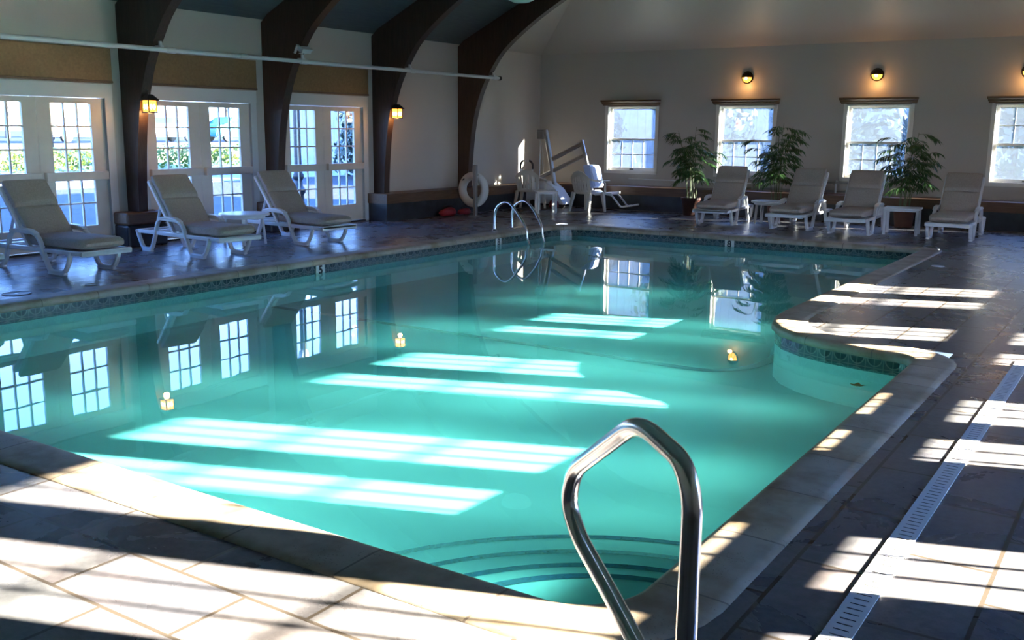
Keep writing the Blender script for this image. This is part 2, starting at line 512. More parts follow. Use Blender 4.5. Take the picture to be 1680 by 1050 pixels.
# ------------------------------------------------------------------ glued timber arches
inner = [(-12.36, 0), (-12.345, .5), (-12.325, .9), (-12.28, 1.4), (-12.22, 1.8), (-12.12, 2.19), (-11.97, 2.57), (-11.79, 2.865),
         (-11.56, 3.18), (-11.27, 3.44), (-10.95, 3.67), (-10.63, 3.875), (-10.1, 4.17), (-9.5, 4.47), (-8.9, 4.72), (-8.2, 4.90), (-7.2, 5.0), (CX, 5.05)]
inn = [Vector(p) for p in inner]
sm = [(v.x, v.y) for v in [Vector((p.x, p.y)) for p in smooth_path([(a, b, 0) for a, b in inner], 3)]]
full_in = sm + [(2 * CX - x, z) for x, z in sm[:-1][::-1]]
outer = [(XL + .002, 0), (XL + .002, EAVE), (XL + xs, ZTOP - .004), (XR - xs, ZTOP - .004), (XR - .002, EAVE), (XR - .002, 0)]
for i, y in enumerate(ARCH_Y):
    mb = MB()
    n = len(full_in)
    # quad strip between inner curve and outer line for clean faces
    def out_pt(x, z):
        if x < CX:
            if z < 2.4: return (XL + .002, z)
            t = (z - 2.4) / (5.05 - 2.4)
            L1 = EAVE - 2.4; L2 = sqrt(xs ** 2 + (ZTOP - EAVE) ** 2); L3 = CX - XL - xs
            s_ = t ** 1.0 * (L1 + L2 + L3 * .0)
            if z > 5.0: return (max(x, XL + xs), ZTOP - .004)
            if s_ < L1: return (XL + .002, 2.4 + s_)
            k = (s_ - L1) / L2
            return (XL + .002 + xs * k, EAVE + (ZTOP - .004 - EAVE) * k)
        a = out_pt(2 * CX - x, z); return (2 * CX - a[0], a[1])
    rings = []
    for (x, z) in full_in:
        ox, oz = out_pt(x, z)
        rings.append([(x, y, z), (ox, y, oz), (ox, y + .15, oz), (x, y + .15, z)])
    mb.loft(rings)
    o = mb.obj('arch_beam', M['arch'])
    structure(o)

# stone plinth with timber band under each arch foot between the doors, and the long ledge round the far corner
for y in ARCH_Y[:3]:
    mb = MB(); mb.box(XL, XL + .33, y - .25, y + .42, 0, .32, .03)
    o = structure(mb.obj('plinth_block', M['darkstone']))
    mb = MB(); mb.box(XL, XL + .34, y - .26, y + .43, .32, .50, .03)
    c = mb.obj('timber_band', M['cap'], o)
LX, LY = -12.13, 19.6
mb = MB(); mb.prism([(XL, 14.10, 0), (LX, 14.10, 0), (LX, LY, 0), (XR, LY, 0), (XR, YF, 0), (XL, YF, 0)], (0, 0, .33))
ledge = structure(mb.obj('wall_ledge', M['darkstone']))
mb = MB(); mb.prism([(XL, 14.08, .33), (LX + .02, 14.08, .33), (LX + .02, LY - .02, .33), (LX + .02, YF, .33), (XL, YF, .33)], (0, 0, .18))
mb.obj('timber_band', M['cap'], ledge)
mb = MB(); mb.box(LX + .02, XR, LY - .02, YF, .33, .51)
mb.obj('timber_band', M['capx'], ledge)

# ------------------------------------------------------------------ French doors
def french_door(name, plane, c, inward, detail=True):
    """pair of glazed leaves in a cased opening; inward = +1 when the room lies on +X"""
    root = empty(name, (plane, c, 0))
    structure(root)
    s = inward
    def bx(mb, d0, d1, a0, a1, b0, b1, bev=0):      # d = distance into the room
        mb.box(min(s * d0, s * d1), max(s * d0, s * d1), a0, a1, b0, b1, bev)
    mb = MB()
    bx(mb, -.16, .012, -1.03, -1.0, 0, DZ); bx(mb, -.16, .012, 1.0, 1.03, 0, DZ); bx(mb, -.16, .012, -1.03, 1.03, DZ - .03, DZ)
    bx(mb, 0, .022, -1.12, -1.0, 0, DZ - .02); bx(mb, 0, .022, 1.0, 1.12, 0, DZ - .02); bx(mb, 0, .03, -1.12, 1.12, DZ - .02, 2.285)
    mb.obj('door_casing', M['doortrim'], root)
    mb = MB(); bx(mb, -.17, .03, -1.0, 1.0, 0, .025)
    mb.obj('threshold', M['black'], root)
    for sg in (-1, 1):
        a0, a1 = (-.998, -.003) if sg < 0 else (.003, .998)
        p0, p1 = (-.80, -.20) if sg < 0 else (.20, .80)
        mb = MB()
        D0, D1 = -.075, -.03
        for q in ((a0, p0, .03, DZ - .035), (p1, a1, .03, DZ - .035), (p0, p1, .03, .33), (p0, p1, .96, 1.08), (p0, p1, 2.01, DZ - .035)):
            bx(mb, D0, D1, *q)
        w = (p1 - p0) / 3
        for k in (1, 2):
            x = p0 + w * k
            bx(mb, D0 + .008, D1 - .006, x - .011, x + .011, .33, .96); bx(mb, D0 + .008, D1 - .006, x - .011, x + .011, 1.08, 2.01)
        for z in (.645, 1.39, 1.70):
            bx(mb, D0 + .009, D1 - .007, p0, p1, z - .011, z + .011)
        leaf = mb.obj('door_leaf', M['door'], root)
        for z0, z1 in ((.33, .96), (1.08, 2.01)):
            mb = MB(); bx(mb, -.055, -.049, p0, p1, z0, z1)
            mb.obj('glass_pane', M['glass'] if inward > 0 else M['clear'], leaf)
        if detail:
            mb = MB(); bx(mb, -.03, .045, a0 + .04, a1 - .02, .965, 1.085, .008)
            mb.obj('push_bar', M['door'], leaf)
    return root
for i, c in enumerate(LDOOR): french_door('door_%d' % (i + 1), XL, c, 1)
for i, c in enumerate(RDOOR): french_door('door_%d' % (i + 5), XR, c, -1)

# roller shades drawn up over the left doors
shade_lab = {1: 'tan roller shade drawn up over the leftmost french doors', 2: 'tan roller shade drawn up over the middle french doors, right of the first dark arch',
             3: 'tan roller shade over the french doors farthest from the camera'}
for i, c in enumerate(LDOOR):
    root = empty('roller_shade', (XL + .002, c, 2.31))
    mb = MB(); mb.box(0.002, .05, -1.12, 1.12, .02, .46, .004)
    mb.obj('shade_cloth', M['shade'], root)
    mb = MB(); mb.box(.0, .062, -1.125, 1.125, -.012, .022, .006)
    mb.obj('bottom_bar', M['cornice'], root)
    tag(root, shade_lab.get(i, 'tan roller shade over the nearest french doors, left of the photo edge'), 'window shade', 'shades over the french doors')

# ------------------------------------------------------------------ far windows
def far_window(idx, x0, x1, upper_bars):
    root = empty('window_%d' % idx, ((x0 + x1) / 2, YF, 0)); structure(root)
    h = (x1 - x0) / 2
    mb = MB()
    for q in ((-h, -h + .025), (h - .025, h)): mb.box(q[0], q[1], -.012, TH, .81, 2.25)
    mb.box(-h, h, -.012, TH, 2.225, 2.25); mb.box(-h, h, -.02, TH, .81, .835)
    mb.box(-h - .05, -h, -.016, 0, .78, 2.29); mb.box(h, h + .05, -.016, 0, .78, 2.29); mb.box(-h - .05, h + .05, -.016, 0, .76, .81)
    mb.obj('window_frame', M['winframe'], root)
    zm = 1.52
    for up in (0, 1):
        z0, z1 = (.835, zm + .02) if not up else (zm - .02, 2.225)
        yy = .07 if not up else .11
        a, b = -h + .025, h - .025
        mb = MB(); t = .05
        mb.box(a, a + t, yy, yy + .035, z0, z1); mb.box(b - t, b, yy, yy + .035, z0, z1)
        mb.box(a + t, b - t, yy, yy + .035, z0, z0 + t * (1.2 if not up else .8)); mb.box(a + t, b - t, yy, yy + .035, z1 - t * .8, z1)
        if bool(up) == upper_bars:
            for k in (1, 2, 3):
                x = a + t + (b - a - 2 * t) * k / 4
                mb.box(x - .007, x + .007, yy + .008, yy + .027, z0 + t * .8, z1 - t * .8)
            zz = (z0 + z1) / 2
            mb.box(a + t, b - t, yy + .009, yy + .026, zz - .009, zz + .009)
        sash = mb.obj('sash', M['winframe'], root)
        mb = MB(); mb.box(a + t, b - t, yy + .015, yy + .02, z0 + .03, z1 - .03)
        mb.obj('glass_pane', M['dirty'], sash)
        if not up:
            mb = MB(); mb.box(-.05, .05, yy - .012, yy, z0 + .012, z0 + .035)
            mb.obj('sash_lift', M['black'], sash)
    # timber cornice above
    mb = MB()
    prof = [(0, 2.265), (-.05, 2.265), (-.055, 2.285), (-.075, 2.295), (-.08, 2.325), (-.105, 2.345), (-.11, 2.38), (0, 2.38)]
    L = [( -h - .07 - (-y) * .6, y, z) for y, z in prof]; Rr = [(h + .07 + (-y) * .6, y, z) for y, z in prof]
    mb.loft([L, Rr])
    mb.obj('cornice', M['cornice'], root)
for i, (a, b) in enumerate(WX): far_window(i + 1, a, b, i == 3)

# ------------------------------------------------------------------ pool
def arc(cx, cy, r, a0, a1, n):
    return [(cx + r * cos(radians(a0 + (a1 - a0) * k / n)), cy + r * sin(radians(a0 + (a1 - a0) * k / n))) for k in range(n + 1)]
out = []
out += [(-8.97, 2.90)]
out += [(-2.2, 2.9)]
out += arc(-1.78, 3.19, .29, -95, -2, 8)
out += [(-1.49, 3.6), (-1.49, 7.55)]
out += arc(-1.74, 7.74, .25, 0, 92, 7)
jut = [(-1.95, 8.03), (-2.25, 8.11), (-2.52, 8.24), (-2.74, 8.43), (-2.89, 8.68), (-2.97, 8.98), (-3.0, 9.35)]
out += jut
out += [(-3.0, 15.45)]
out += arc(-3.16, 15.49, .16, 0, 90, 4)
out += [(-8.6, 15.65)]
out += arc(-8.70, 15.13, .52, 90, 180, 8)
out += [(-9.22, 14.9), (-9.22, 3.15)]
out += arc(-8.97, 3.15, .25, 180, 262, 5)
# densify long straights
def densify(P, step=.4):
    R = []
    for i, p in enumerate(P):
        q = P[(i + 1) % len(P)]
        L = math.hypot(q[0] - p[0], q[1] - p[1])
        if L < 1e-5: continue
        k = max(1, int(L / step))
        for j in range(k): R.append((p[0] + (q[0] - p[0]) * j / k, p[1] + (q[1] - p[1]) * j / k))
    return R
OUT = densify(out)
nO = len(OUT)
def normals(P):
    R = []
    n = len(P)
    for i in range(n):
        a, b = Vector(P[i - 1]), Vector(P[(i + 1) % n])
        t = (b - a).normalized()
        R.append(Vector((t.y, -t.x)))        # outline runs counter-clockwise: this points out of the pool
    return R
NO = normals(OUT)
cum = [0.]
for i in range(1, nO + 1):
    a, b = OUT[i - 1], OUT[i % nO]
    cum.append(cum[-1] + math.hypot(b[0] - a[0], b[1] - a[1]))
def sweep_outline(name, prof, mat, parent=None, uoff=0., vmode='s', smooth=True):
    """prof = (offset outward, z) list swept round the pool, with u,v in metres"""
    me = bpy.data.meshes.new(name)
    vs, fs, uvs = [], [], []
    k = len(prof)
    sl = [0.]
    for j in range(1, k): sl.append(sl[-1] + math.hypot(prof[j][0] - prof[j - 1][0], prof[j][1] - prof[j - 1][1]))
    for i in range(nO):
        for (o_, z) in prof:
            vs.append((OUT[i][0] + NO[i].x * o_, OUT[i][1] + NO[i].y * o_, z))
    for i in range(nO):
        i2 = (i + 1) % nO
        for j in range(k - 1):
            fs.append((i * k + j, i2 * k + j, i2 * k + j + 1, i * k + j + 1))
            v0, v1 = (sl[j], sl[j + 1]) if vmode == 's' else (prof[j][1], prof[j + 1][1])
            uvs += [(cum[i] + uoff, v0), (cum[i + 1] + uoff, v0), (cum[i + 1] + uoff, v1), (cum[i] + uoff, v1)]
    me.from_pydata(vs, [], fs)
    uv = me.uv_layers.new(name='UVMap')
    for li, c in enumerate(uvs): uv.data[li].uv = c
    me.materials.append(mat)
    if smooth:
        for p in me.polygons: p.use_smooth = True
        me.set_sharp_from_angle(angle=radians(50))
    me.update()
    o = bpy.data.objects.new(name, me); COL.objects.link(o)
    if parent: o.parent = parent
    return o
# coping stones: bullnose edge, slight fall to the deck joint
cop = [(.035, -.072), (.006, -.069), (-.004, -.056), (-.005, -.020), (.006, .0), (.03, .011), (.08, .014), (.26, .010), (.31, .006), (.325, -.01)]
structure(sweep_outline('pool_coping', cop, M['coping'], uoff=.12))
basin = structure(sweep_outline('pool_basin', [(.031, -.18), (.031, -.75)], M['plaster']))
sweep_outline('tile_band', [(.028, -.068), (.028, -.186), (.036, -.19)], M['tile'], basin, vmode='z', smooth=False)
# pool floor raised to its apparent depth: the water's light bending put into shape
mb = MB()
prof = [(2.75, -.60), (4.6, -.565), (8.5, -.50), (12.4, -.52), (15.9, -.53)]
xsn = [-9.35, -7.2, -5.4, -3.6, -1.4]
grid = [[mb.bm.verts.new((x, y, z)) for x in xsn] for y, z in prof]
for a in range(4):
    for b in range(4): mb.bm.faces.new((grid[a][b], grid[a][b + 1], grid[a + 1][b + 1], grid[a + 1][b]))
for f in mb.bm.faces:
    if f.normal.z < 0: f.normal_flip()
pf = mb.obj('pool_floor', M['plaster'], basin, recalc=False)
# blue line on the slope break, bending round the corner of the jut
line = round_path([(-9.19, 8.5, 0), (-3.35, 8.5, 0), (-3.08, 9.0, 0), (-3.12, 10.0, 0)], .42, 8)
def zf(y):
    for (y0, z0), (y1, z1) in zip(prof, prof[1:]):
        if y <= y1: return z0 + (z1 - z0) * (y - y0) / (y1 - y0)
    return prof[-1][1]
mb = MB()
L = [Vector(p) for p in line]
rows = []
for i, p in enumerate(L):
    t = (L[min(i + 1, len(L) - 1)] - L[max(i - 1, 0)]).normalized(); n = Vector((-t.y, t.x, 0))
    rows.append([p + n * .055, p - n * .055])
vv = [[mb.bm.verts.new((q.x, q.y, zf(q.y) + .006)) for q in r] for r in rows]
for a, b in zip(vv, vv[1:]): mb.bm.faces.new((a[0], a[1], b[1], b[0]))
for f in mb.bm.faces:
    f.normal_update()
    if f.normal.z < 0: f.normal_flip()
bl = mb.obj('tile_line', M['bluetile'], basin, recalc=False)
# corner steps: four quarter-round treads with a blue mosaic nosing
SX, SY = -1.46, 2.87
for r, zt in ((2.06, -.55), (1.66, -.46), (1.31, -.375), (.97, -.27)):
    mb = MB()
    n = 28
    pts = [(SX + r * cos(radians(90 + 90 * k / n)), SY + r * sin(radians(90 + 90 * k / n))) for k in range(n + 1)]
    top = [(SX, SY)] + pts
    mb.prism([(x, y, -.70) for x, y in top], (0, 0, zt + .70))
    st = mb.obj('pool_step', M['plaster'], basin)
    mb = MB()
    ring = []
    for k in range(n + 1):
        a = radians(90 + 90 * k / n)
        ring.append([(SX + q * cos(a), SY + q * sin(a), z) for q, z in ((r - .045, zt + .003), (r + .003, zt + .003), (r + .003, zt - .03))])
    vv = [[mb.bm.verts.new(p) for p in q] for q in ring]
    for a, b in zip(vv, vv[1:]):
        for j in range(2): mb.bm.faces.new((a[j], a[j + 1], b[j + 1], b[j]))
    bmesh.ops.recalc_face_normals(mb.bm, faces=mb.bm.faces)
    mb.bm.normal_update()
    if sum(f.normal.z for f in mb.bm.faces) < 0: bmesh.ops.reverse_faces(mb.bm, faces=mb.bm.faces)
    nose = mb.obj('step_nosing', M['bluetile'], st, recalc=False)
# water
mb = MB()
wp = [(OUT[i][0] + NO[i].x * .028, OUT[i][1] + NO[i].y * .028, WZ) for i in range(nO)]
f = mb.poly(wp)
f.normal_update()
if f.normal.z < 0: f.normal_flip()
bmesh.ops.triangulate(mb.bm, faces=[f])
water = structure(mb.obj('pool_water', M['water'], smooth='all', recalc=False))

# depth marker tiles on the waterline
def text_mesh(name, body, size, mat, parent, loc, rot):
    cu = bpy.data.curves.new(name, 'FONT'); cu.body = body; cu.size = size; cu.extrude = .0006
    cu.align_x = 'CENTER'; cu.align_y = 'CENTER'; cu.offset = .0045
    ob = bpy.data.objects.new(name, cu); COL.objects.link(ob)
    bpy.context.view_layer.update()
    dg = bpy.context.evaluated_depsgraph_get()
    me = bpy.data.meshes.new_from_object(ob.evaluated_get(dg))
    me.materials.clear(); me.materials.append(mat)
    o = bpy.data.objects.new(name, me); COL.objects.link(o)
    bpy.data.objects.remove(ob); bpy.data.curves.remove(cu)
    o.parent = parent; o.location = loc; o.rotation_euler = rot
    return o
for num, loc, rz, lab in (('5', (-9.235, 9.38, -.13), pi / 2, 'white tile with black 5 on the left waterline, the depth marker nearest the camera'),
                          ('8', (-9.235, 13.55, -.13), pi / 2, 'white tile with black 8 on the left waterline beside the chrome ladder'),
                          ('8', (-6.02, 15.665, -.13), 0, 'white tile with black 8 on the far waterline of the pool')):
    root = empty('depth_marker', loc, rz)
    mb = MB(); mb.box(-.08, .08, -.006, .010, -.08, .06, .003)
    mb.obj('marker_tile', M['marker'], root)
    text_mesh('numeral', num, .15, M['ink'], root, (0, -.0075, -.004), (pi / 2, 0, 0))
    tag(root, lab, 'depth marker', 'depth markers on the waterline')

# ------------------------------------------------------------------ deck drain (slotted strip)
mb = MB(); mb.box(-.835, -.735, 2.06, 8.25, .002, .007)
drain = tag(mb.obj('channel_drain', M['grate']), 'long pale slotted drain strip set in the right hand slate deck', 'drain')
mb = MB()
y = 2.1
while y < 8.2:
    mb.box(-.81, -.755, y, y + .006, .0071, .0078); y += .045
mb.obj('slot', M['black'], drain)
drain.children[0]['kind'] = 'stuff'

# ------------------------------------------------------------------ rails
def chrome_foot(mb, x, y, z=.0, r=.055):
    mb.lathe([(r, z + .004), (r, z + .014), (r * .62, z + .03), (.027, z + .036)], 24, (x, y, 0))
u = Vector((cos(radians(145)), sin(radians(145)), 0)); KR = .86
A = Vector((-.95 * KR, 2.30 * KR, 0))
def hp(s, z): return A + u * s * KR + Vector((0, 0, 1.7 + (z - 1.7) * KR if z > .02 else z))
path = round_path([hp(0, .012), hp(0, .76), hp(.055, .845), hp(.30, .885), hp(.72, .60), hp(.765, .47), hp(.68, .385), hp(.42, .28), hp(.0, .09)], .085, 7)
root = empty('handrail', A)
mb = MB(); mb.tube([p - A for p in path], .0245, 20)
mb.obj('rail', M['chrome'], root, smooth=True)
mb = MB(); chrome_foot(mb, 0, 0)
mb.obj('escutcheon', M['chrome'], root, smooth=True)
tag(root, 'large polished steel grab rail in the foreground at the pool corner steps', 'handrail')
# ladder of two rails with treads below the water
root = empty('pool_ladder', (-9.2, 14.12, 0))
for yy in (13.90, 14.35):
    dx = -9.2; dy = 14.12
    o_ = .0 if yy < 14 else .06
    pts = [(-9.55 + o_, yy, .012), (-9.545 + o_, yy, .33), (-9.43 + o_, yy, .47), (-9.27 + o_, yy, .495), (-9.10 + o_, yy, .34), (-8.925 + o_ * .5, yy, .10), (-8.885 + o_ * .4, yy, -.10), (-8.80, yy, -.30), (-8.80, yy, -.54)]
    mb = MB(); mb.tube([(p[0] - dx, p[1] - dy, p[2]) for p in smooth_path(pts, 5)], .0225, 14)
    mb.obj('ladder_rail', M['chrome'], root, smooth=True)
    mb = MB(); chrome_foot(mb, -9.55 + o_ - dx, yy - dy)
    mb.obj('escutcheon', M['chrome'], root, smooth=True)
for z in (-.30, -.43):
    mb = MB(); mb.box(.36, .47, -.22, .23, z, z + .03, .008)
    mb.obj('ladder_tread', M['white'], root)
tag(root, 'chrome pool ladder with two bent rails by the far left pool corner', 'pool ladder')

# ------------------------------------------------------------------ chaise loungers
def make_lounger():
    root = empty('sun_lounger')
    for sg in (-1, 1):
        yy = sg * .325
        P = round_path([(-.95, yy, .285), (-.93, yy, .22), (-.82, yy, .03), (-.62, yy, .03), (-.53, yy, .20), (-.44, yy, .42), (-.36, yy, .475), (.05, yy, .465),
                        (.15, yy, .40), (.22, yy, .22), (.31, yy, .03), (.60, yy, .03), (.69, yy, .16), (.73, yy, .285)], .07, 4)
        mb = MB(); mb.ribbon(P, .055, .045, (0, 1, 0))
        mb.box(-.83, -.61, yy - .0275, yy + .0275, 0, .03, .008); mb.box(.30, .61, yy - .0275, yy + .0275, 0, .03, .008)
        mb.obj('side_frame', M['resin'], root, smooth=True)
        mb = MB(); mb.ribbon(smooth_path([(-.40, yy, .47), (-.25, yy, .495), (-.02, yy, .49), (.10, yy, .45)], 4), .075, .025, (0, 1, 0))
        mb.obj('armrest', M['resin'], root, smooth=True)
    mb = MB()
    for sg in (-1, 1): mb.box(-.96, .95, sg * .315 - .02, sg * .315 + .02, .245, .295, .008)
    mb.box(.90, .955, -.335, .335, .235, .30, .012); mb.box(-.97, -.92, -.335, .335, .25, .295, .01)
    x = -.04
    while x < .9: mb.box(x, x + .06, -.31, .31, .268, .288); x += .085
    for x in (-.8, -.6, -.3): mb.box(x, x + .05, -.31, .31, .255, .28)
    mb.obj('seat_frame', M['resin'], root)
    # reclining back: stiles and slats
    b0 = Vector((-.08, 0, .285)); b1 = Vector((-.635, 0, .985)); d = (b1 - b0).normalized(); nrm = Vector((d.z, 0, -d.x))
    L = (b1 - b0).length
    rot = Matrix((( d.x, 0, nrm.x, b0.x), (0, 1, 0, 0), (d.z, 0, nrm.z, b0.z), (0, 0, 0, 1)))
    mb = MB()
    for sg in (-1, 1): mb.box(0, L, sg * .29 - .025, sg * .29 + .025, -.045, .0, .01, mat=rot)
    s = .05
    while s < L - .05: mb.box(s, s + .065, -.28, .28, -.03, -.012, mat=rot); s += .095
    mb.box(L - .05, L + .005, -.31, .31, -.05, .002, .014, mat=rot)
    mb.obj('back_frame', M['resin'], root)
    mb = MB()
    for sg in (-1, 1): mb.ribbon([(-.43, sg * .25, .70), (-.62, sg * .25, .285)], .035, .022, (0, 1, 0))
    mb.box(-.645, -.595, -.27, .27, .262, .295, .006)
    mb.obj('back_prop', M['resin'], root)
    # seat cushion, thick and round at the foot
    mb = MB()
    rings = []
    n = 26
    for i in range(n + 1):
        x = -.10 + 1.025 * i / n
        e = min(1, (n - i) / 3.2); e = sqrt(max(0, 1 - (1 - e) ** 2))
        w = .292 * (.86 + .14 * e)
        h = .068 * max(.25, e)
        zc = .298 + .068
        dip = -.010 * math.exp(-((x - .33) / .018) ** 2) - .010 * math.exp(-((x - .62) / .018) ** 2)
        ring = []
        for k in range(20):
            a = 2 * pi * k / 20
            cx_, sx_ = cos(a), sin(a)
            yq = w * math.copysign(abs(cx_) ** .35, cx_); zq = h * math.copysign(abs(sx_) ** .5, sx_)
            ring.append((x, yq, zc + zq + (dip if sx_ > .2 else 0)))
        rings.append(ring)
    mb.loft(rings)
    mb.obj('seat_cushion', M['cushion'], root, smooth=True)
    mb = MB(); rings = []
    n = 30
    for i in range(n + 1):
        s = .035 + (L - .01) * i / n
        e = min(1, min(i + .6, n - i + .6) / 2.6); e = sqrt(max(0, 1 - (1 - e) ** 2))
        fold = math.exp(-((i / n - .56) / .018) ** 2)
        up = .012 * math.exp(-((i / n - .66) / .08) ** 2)
        w = .285 * (.93 + .07 * e); h = .047 * max(.3, e)
        ring = []
        for k in range(20):
            a = 2 * pi * k / 20
            cx_, sx_ = cos(a), sin(a)
            yq = w * math.copysign(abs(cx_) ** .35, cx_); zq = h * math.copysign(abs(sx_) ** .5, sx_)
            off = .048 + zq + ((up - fold * .030) if sx_ > .2 else 0)
            p = b0 + d * s + nrm * off
            ring.append((p.x, yq, p.z))
        rings.append(ring)
    mb.loft(rings)
    mb.obj('back_cushion', M['cushion'], root, smooth=True)
    return root
loungers = [
    (-11.16, 6.90, .02, 'white lounger with taupe cushion in front of the leftmost french doors', 'loungers along the left wall'),
    (-11.06, 8.90, -.08, 'white lounger with taupe cushion standing in front of the first dark arch post', 'loungers along the left wall'),
    (-11.08, 10.82, -.10, 'white lounger with taupe cushion to the right of the round table by the left wall', 'loungers along the left wall'),
    (-11.72, 5.70, -.03, 'lounger cut off by the left photo edge, only its white arm and leg showing', 'loungers along the left wall'),
    (-7.09, 18.05, -pi / 2 + .12, 'lounger with taupe cushion at the left end of the far row', 'loungers along the far wall'),
    (-5.60, 17.98, -pi / 2 + .02, 'lounger with taupe cushion in the far row, directly right of the round table', 'loungers along the far wall'),
    (-4.52, 17.80, -pi / 2 + .04, 'lounger with taupe cushion in the far row, directly left of the square table', 'loungers along the far wall'),
    (-2.94, 17.92, -pi / 2 + .03, 'lounger with taupe cushion at the right end of the far row', 'loungers along the far wall'),
]
proto = make_lounger()
for i, (x, y, rz, lab, grp) in enumerate(loungers):
    o = proto if i == 0 else copy_tree(proto)
    o.location = (x, y, 0); o.rotation_euler = (0, 0, rz)
    tag(o, lab, 'lounger', grp)

# ------------------------------------------------------------------ side tables
def round_table(x, y, r, h, lab, rz=0.):
    root = empty('side_table', (x, y, 0), rz)
    mb = MB(); mb.lathe([(r * .97, h - .035), (r, h - .03), (r, h - .008), (r * .985, h), (r * .3, h + .001)], 40)
    mb.obj('tabletop', M['resin'], root, smooth=True)
    for k in range(4):
        a = pi / 4 + k * pi / 2
        mb = MB()
        p0 = Vector((r * .80 * cos(a), r * .80 * sin(a), 0)); p1 = Vector((r * .70 * cos(a), r * .70 * sin(a), h - .03))
        mb.ribbon([p0, p1], .055, .035, (-sin(a), cos(a), 0))
        mb.obj('leg', M['resin'], root)
    mb = MB(); mb.lathe([(r * .78, h - .075), (r * .82, h - .07), (r * .82, h - .034), (r * .78, h - .034)], 40, caps=False)
    mb.obj('apron', M['resin'], root, smooth=True)
    return tag(root, lab, 'side table')
round_table(-11.42, 10.05, .37, .46, 'round white side table between two loungers by the left wall')
round_table(-6.32, 18.32, .31, .43, 'round white side table in the far row of loungers')
def square_table(x, y, rz, wx, wy, h, lab, mat):
    root = empty('side_table', (x, y, 0), rz)
    mb = MB(); mb.box(-wx / 2, wx / 2, -wy / 2, wy / 2, h - .03, h, .012, 3); mb.box(-wx / 2 + .03, wx / 2 - .03, -wy / 2 + .03, wy / 2 - .03, h - .06, h - .028)
    mb.obj('tabletop', mat, root, smooth=True)
    for sx in (-1, 1):
        for sy in (-1, 1):
            mb = MB(); x_, y_ = sx * (wx / 2 - .045), sy * (wy / 2 - .045)
            mb.box(x_ - .024, x_ + .024, y_ - .024, y_ + .024, 0, h - .03, .006)
            mb.obj('leg', mat, root)
    return tag(root, lab, 'side table')
square_table(-3.78, 17.84, .10, .60, .50, .46, 'square white side table in the far row, in front of the rightmost potted palm', M['resin'])
square_table(-10.92, 17.78, radians(40), .46, .46, .46, 'low square white table between the two plastic armchairs in the far left corner', M['resin'])

# ------------------------------------------------------------------ plastic armchairs
def make_armchair():
    root = empty('plastic_armchair')
    w = .25
    mb = MB()
    rings = []
    for i in range(9):
        y = -.22 + .46 * i / 8
        z = .42 - .02 * sin(pi * i / 8) + (.012 if i < 2 else 0)
        rings.append([(-w, y, z), (w, y, z), (w, y, z - .02), (-w, y, z - .02)])
    mb.loft(rings); mb.box(-w, w, -.235, -.21, .37, .425, .008)
    mb.obj('seat', M['resinold'], root, smooth=True)
    # rounded shell back, seat faces -Y... back stands on +Y
    def bp(t, v):            # t -1..1 across, v 0..1 up
        hgt = .40 + v * (.47 * (1 - .30 * t * t))
        yy = .225 + .075 * v - .07 * t * t * (1 - .3 * v)
        return Vector((t * (.23 + .035 * v), yy, hgt))
    mb = MB()
    nt, nv = 22, 12
    th = Vector((0, .012, 0))
    for k in range(-3, 4):
        t0, t1 = (k - .36) / 3.5, (k + .36) / 3.5
        rr = []
        for j in range(nv + 1):
            v = j / nv * .80
            a, b = bp(t0, v), bp(t1, v); rr.append([a, b, b + th, a + th])
        mb.loft(rr)
    rr = []
    for i in range(nt + 1):
        t = -1 + 2 * i / nt
        a, b = bp(t, .76), bp(t, 1.0); rr.append([a, b, b + th * 1.6, a + th * 1.6])
    mb.loft(rr)
    rr = []
    for i in range(nt + 1):
        t = -1 + 2 * i / nt
        a, b = bp(t, -.04), bp(t, .10); rr.append([a, b, b + th * 1.4, a + th * 1.4])
    mb.loft(rr)
    for sg in (-1, 1):
        rr = []
        for j in range(nv + 1):
            a, b = bp(sg * .90, j / nv), bp(sg * 1.02, j / nv); rr.append([a, b, b + th * 1.6, a + th * 1.6])
        mb.loft(rr)
    mb.obj('backrest', M['resinold'], root, smooth=True)
    for sg in (-1, 1):
        P = smooth_path([(sg * .265, .21, .70), (sg * .30, .10, .665), (sg * .305, -.08, .645), (sg * .30, -.19, .61), (sg * .285, -.225, .50), (sg * .28, -.235, .40)], 5)
        mb = MB(); mb.ribbon(P, .05, .024, (1, 0, 0)); mb.obj('armrest', M['resinold'], root, smooth=True)
        for y0, y1 in ((-.235, -.205), (.27, .19)):
            mb = MB()
            a, b = Vector((sg * .285, y0, 0)), Vector((sg * .235, y1, .41))
            s0, s1 = .021, .036
            mb.loft([[a + Vector((x * s0, y * s0, 0)) for x, y in ((-1, -1), (1, -1), (1, 1), (-1, 1))], [b + Vector((x * s1, y * s1, 0)) for x, y in ((-1, -1), (1, -1), (1, 1), (-1, 1))]])
            mb.obj('leg', M['resinold'], root)
    return root
ch = make_armchair()
ch.location = (-10.38, 18.62, 0); ch.rotation_euler = (0, 0, pi - .25)
tag(ch, 'cream plastic armchair in front of the pool lift seat, right of the low table', 'chair', 'plastic armchairs in the far left corner')
c2 = copy_tree(ch); c2.location = (-11.72, 18.42, 0); c2.rotation_euler = (0, 0, pi + .30)
tag(c2, 'cream plastic armchair left of the low table, its back lit by the sun', 'chair', 'plastic armchairs in the far left corner')

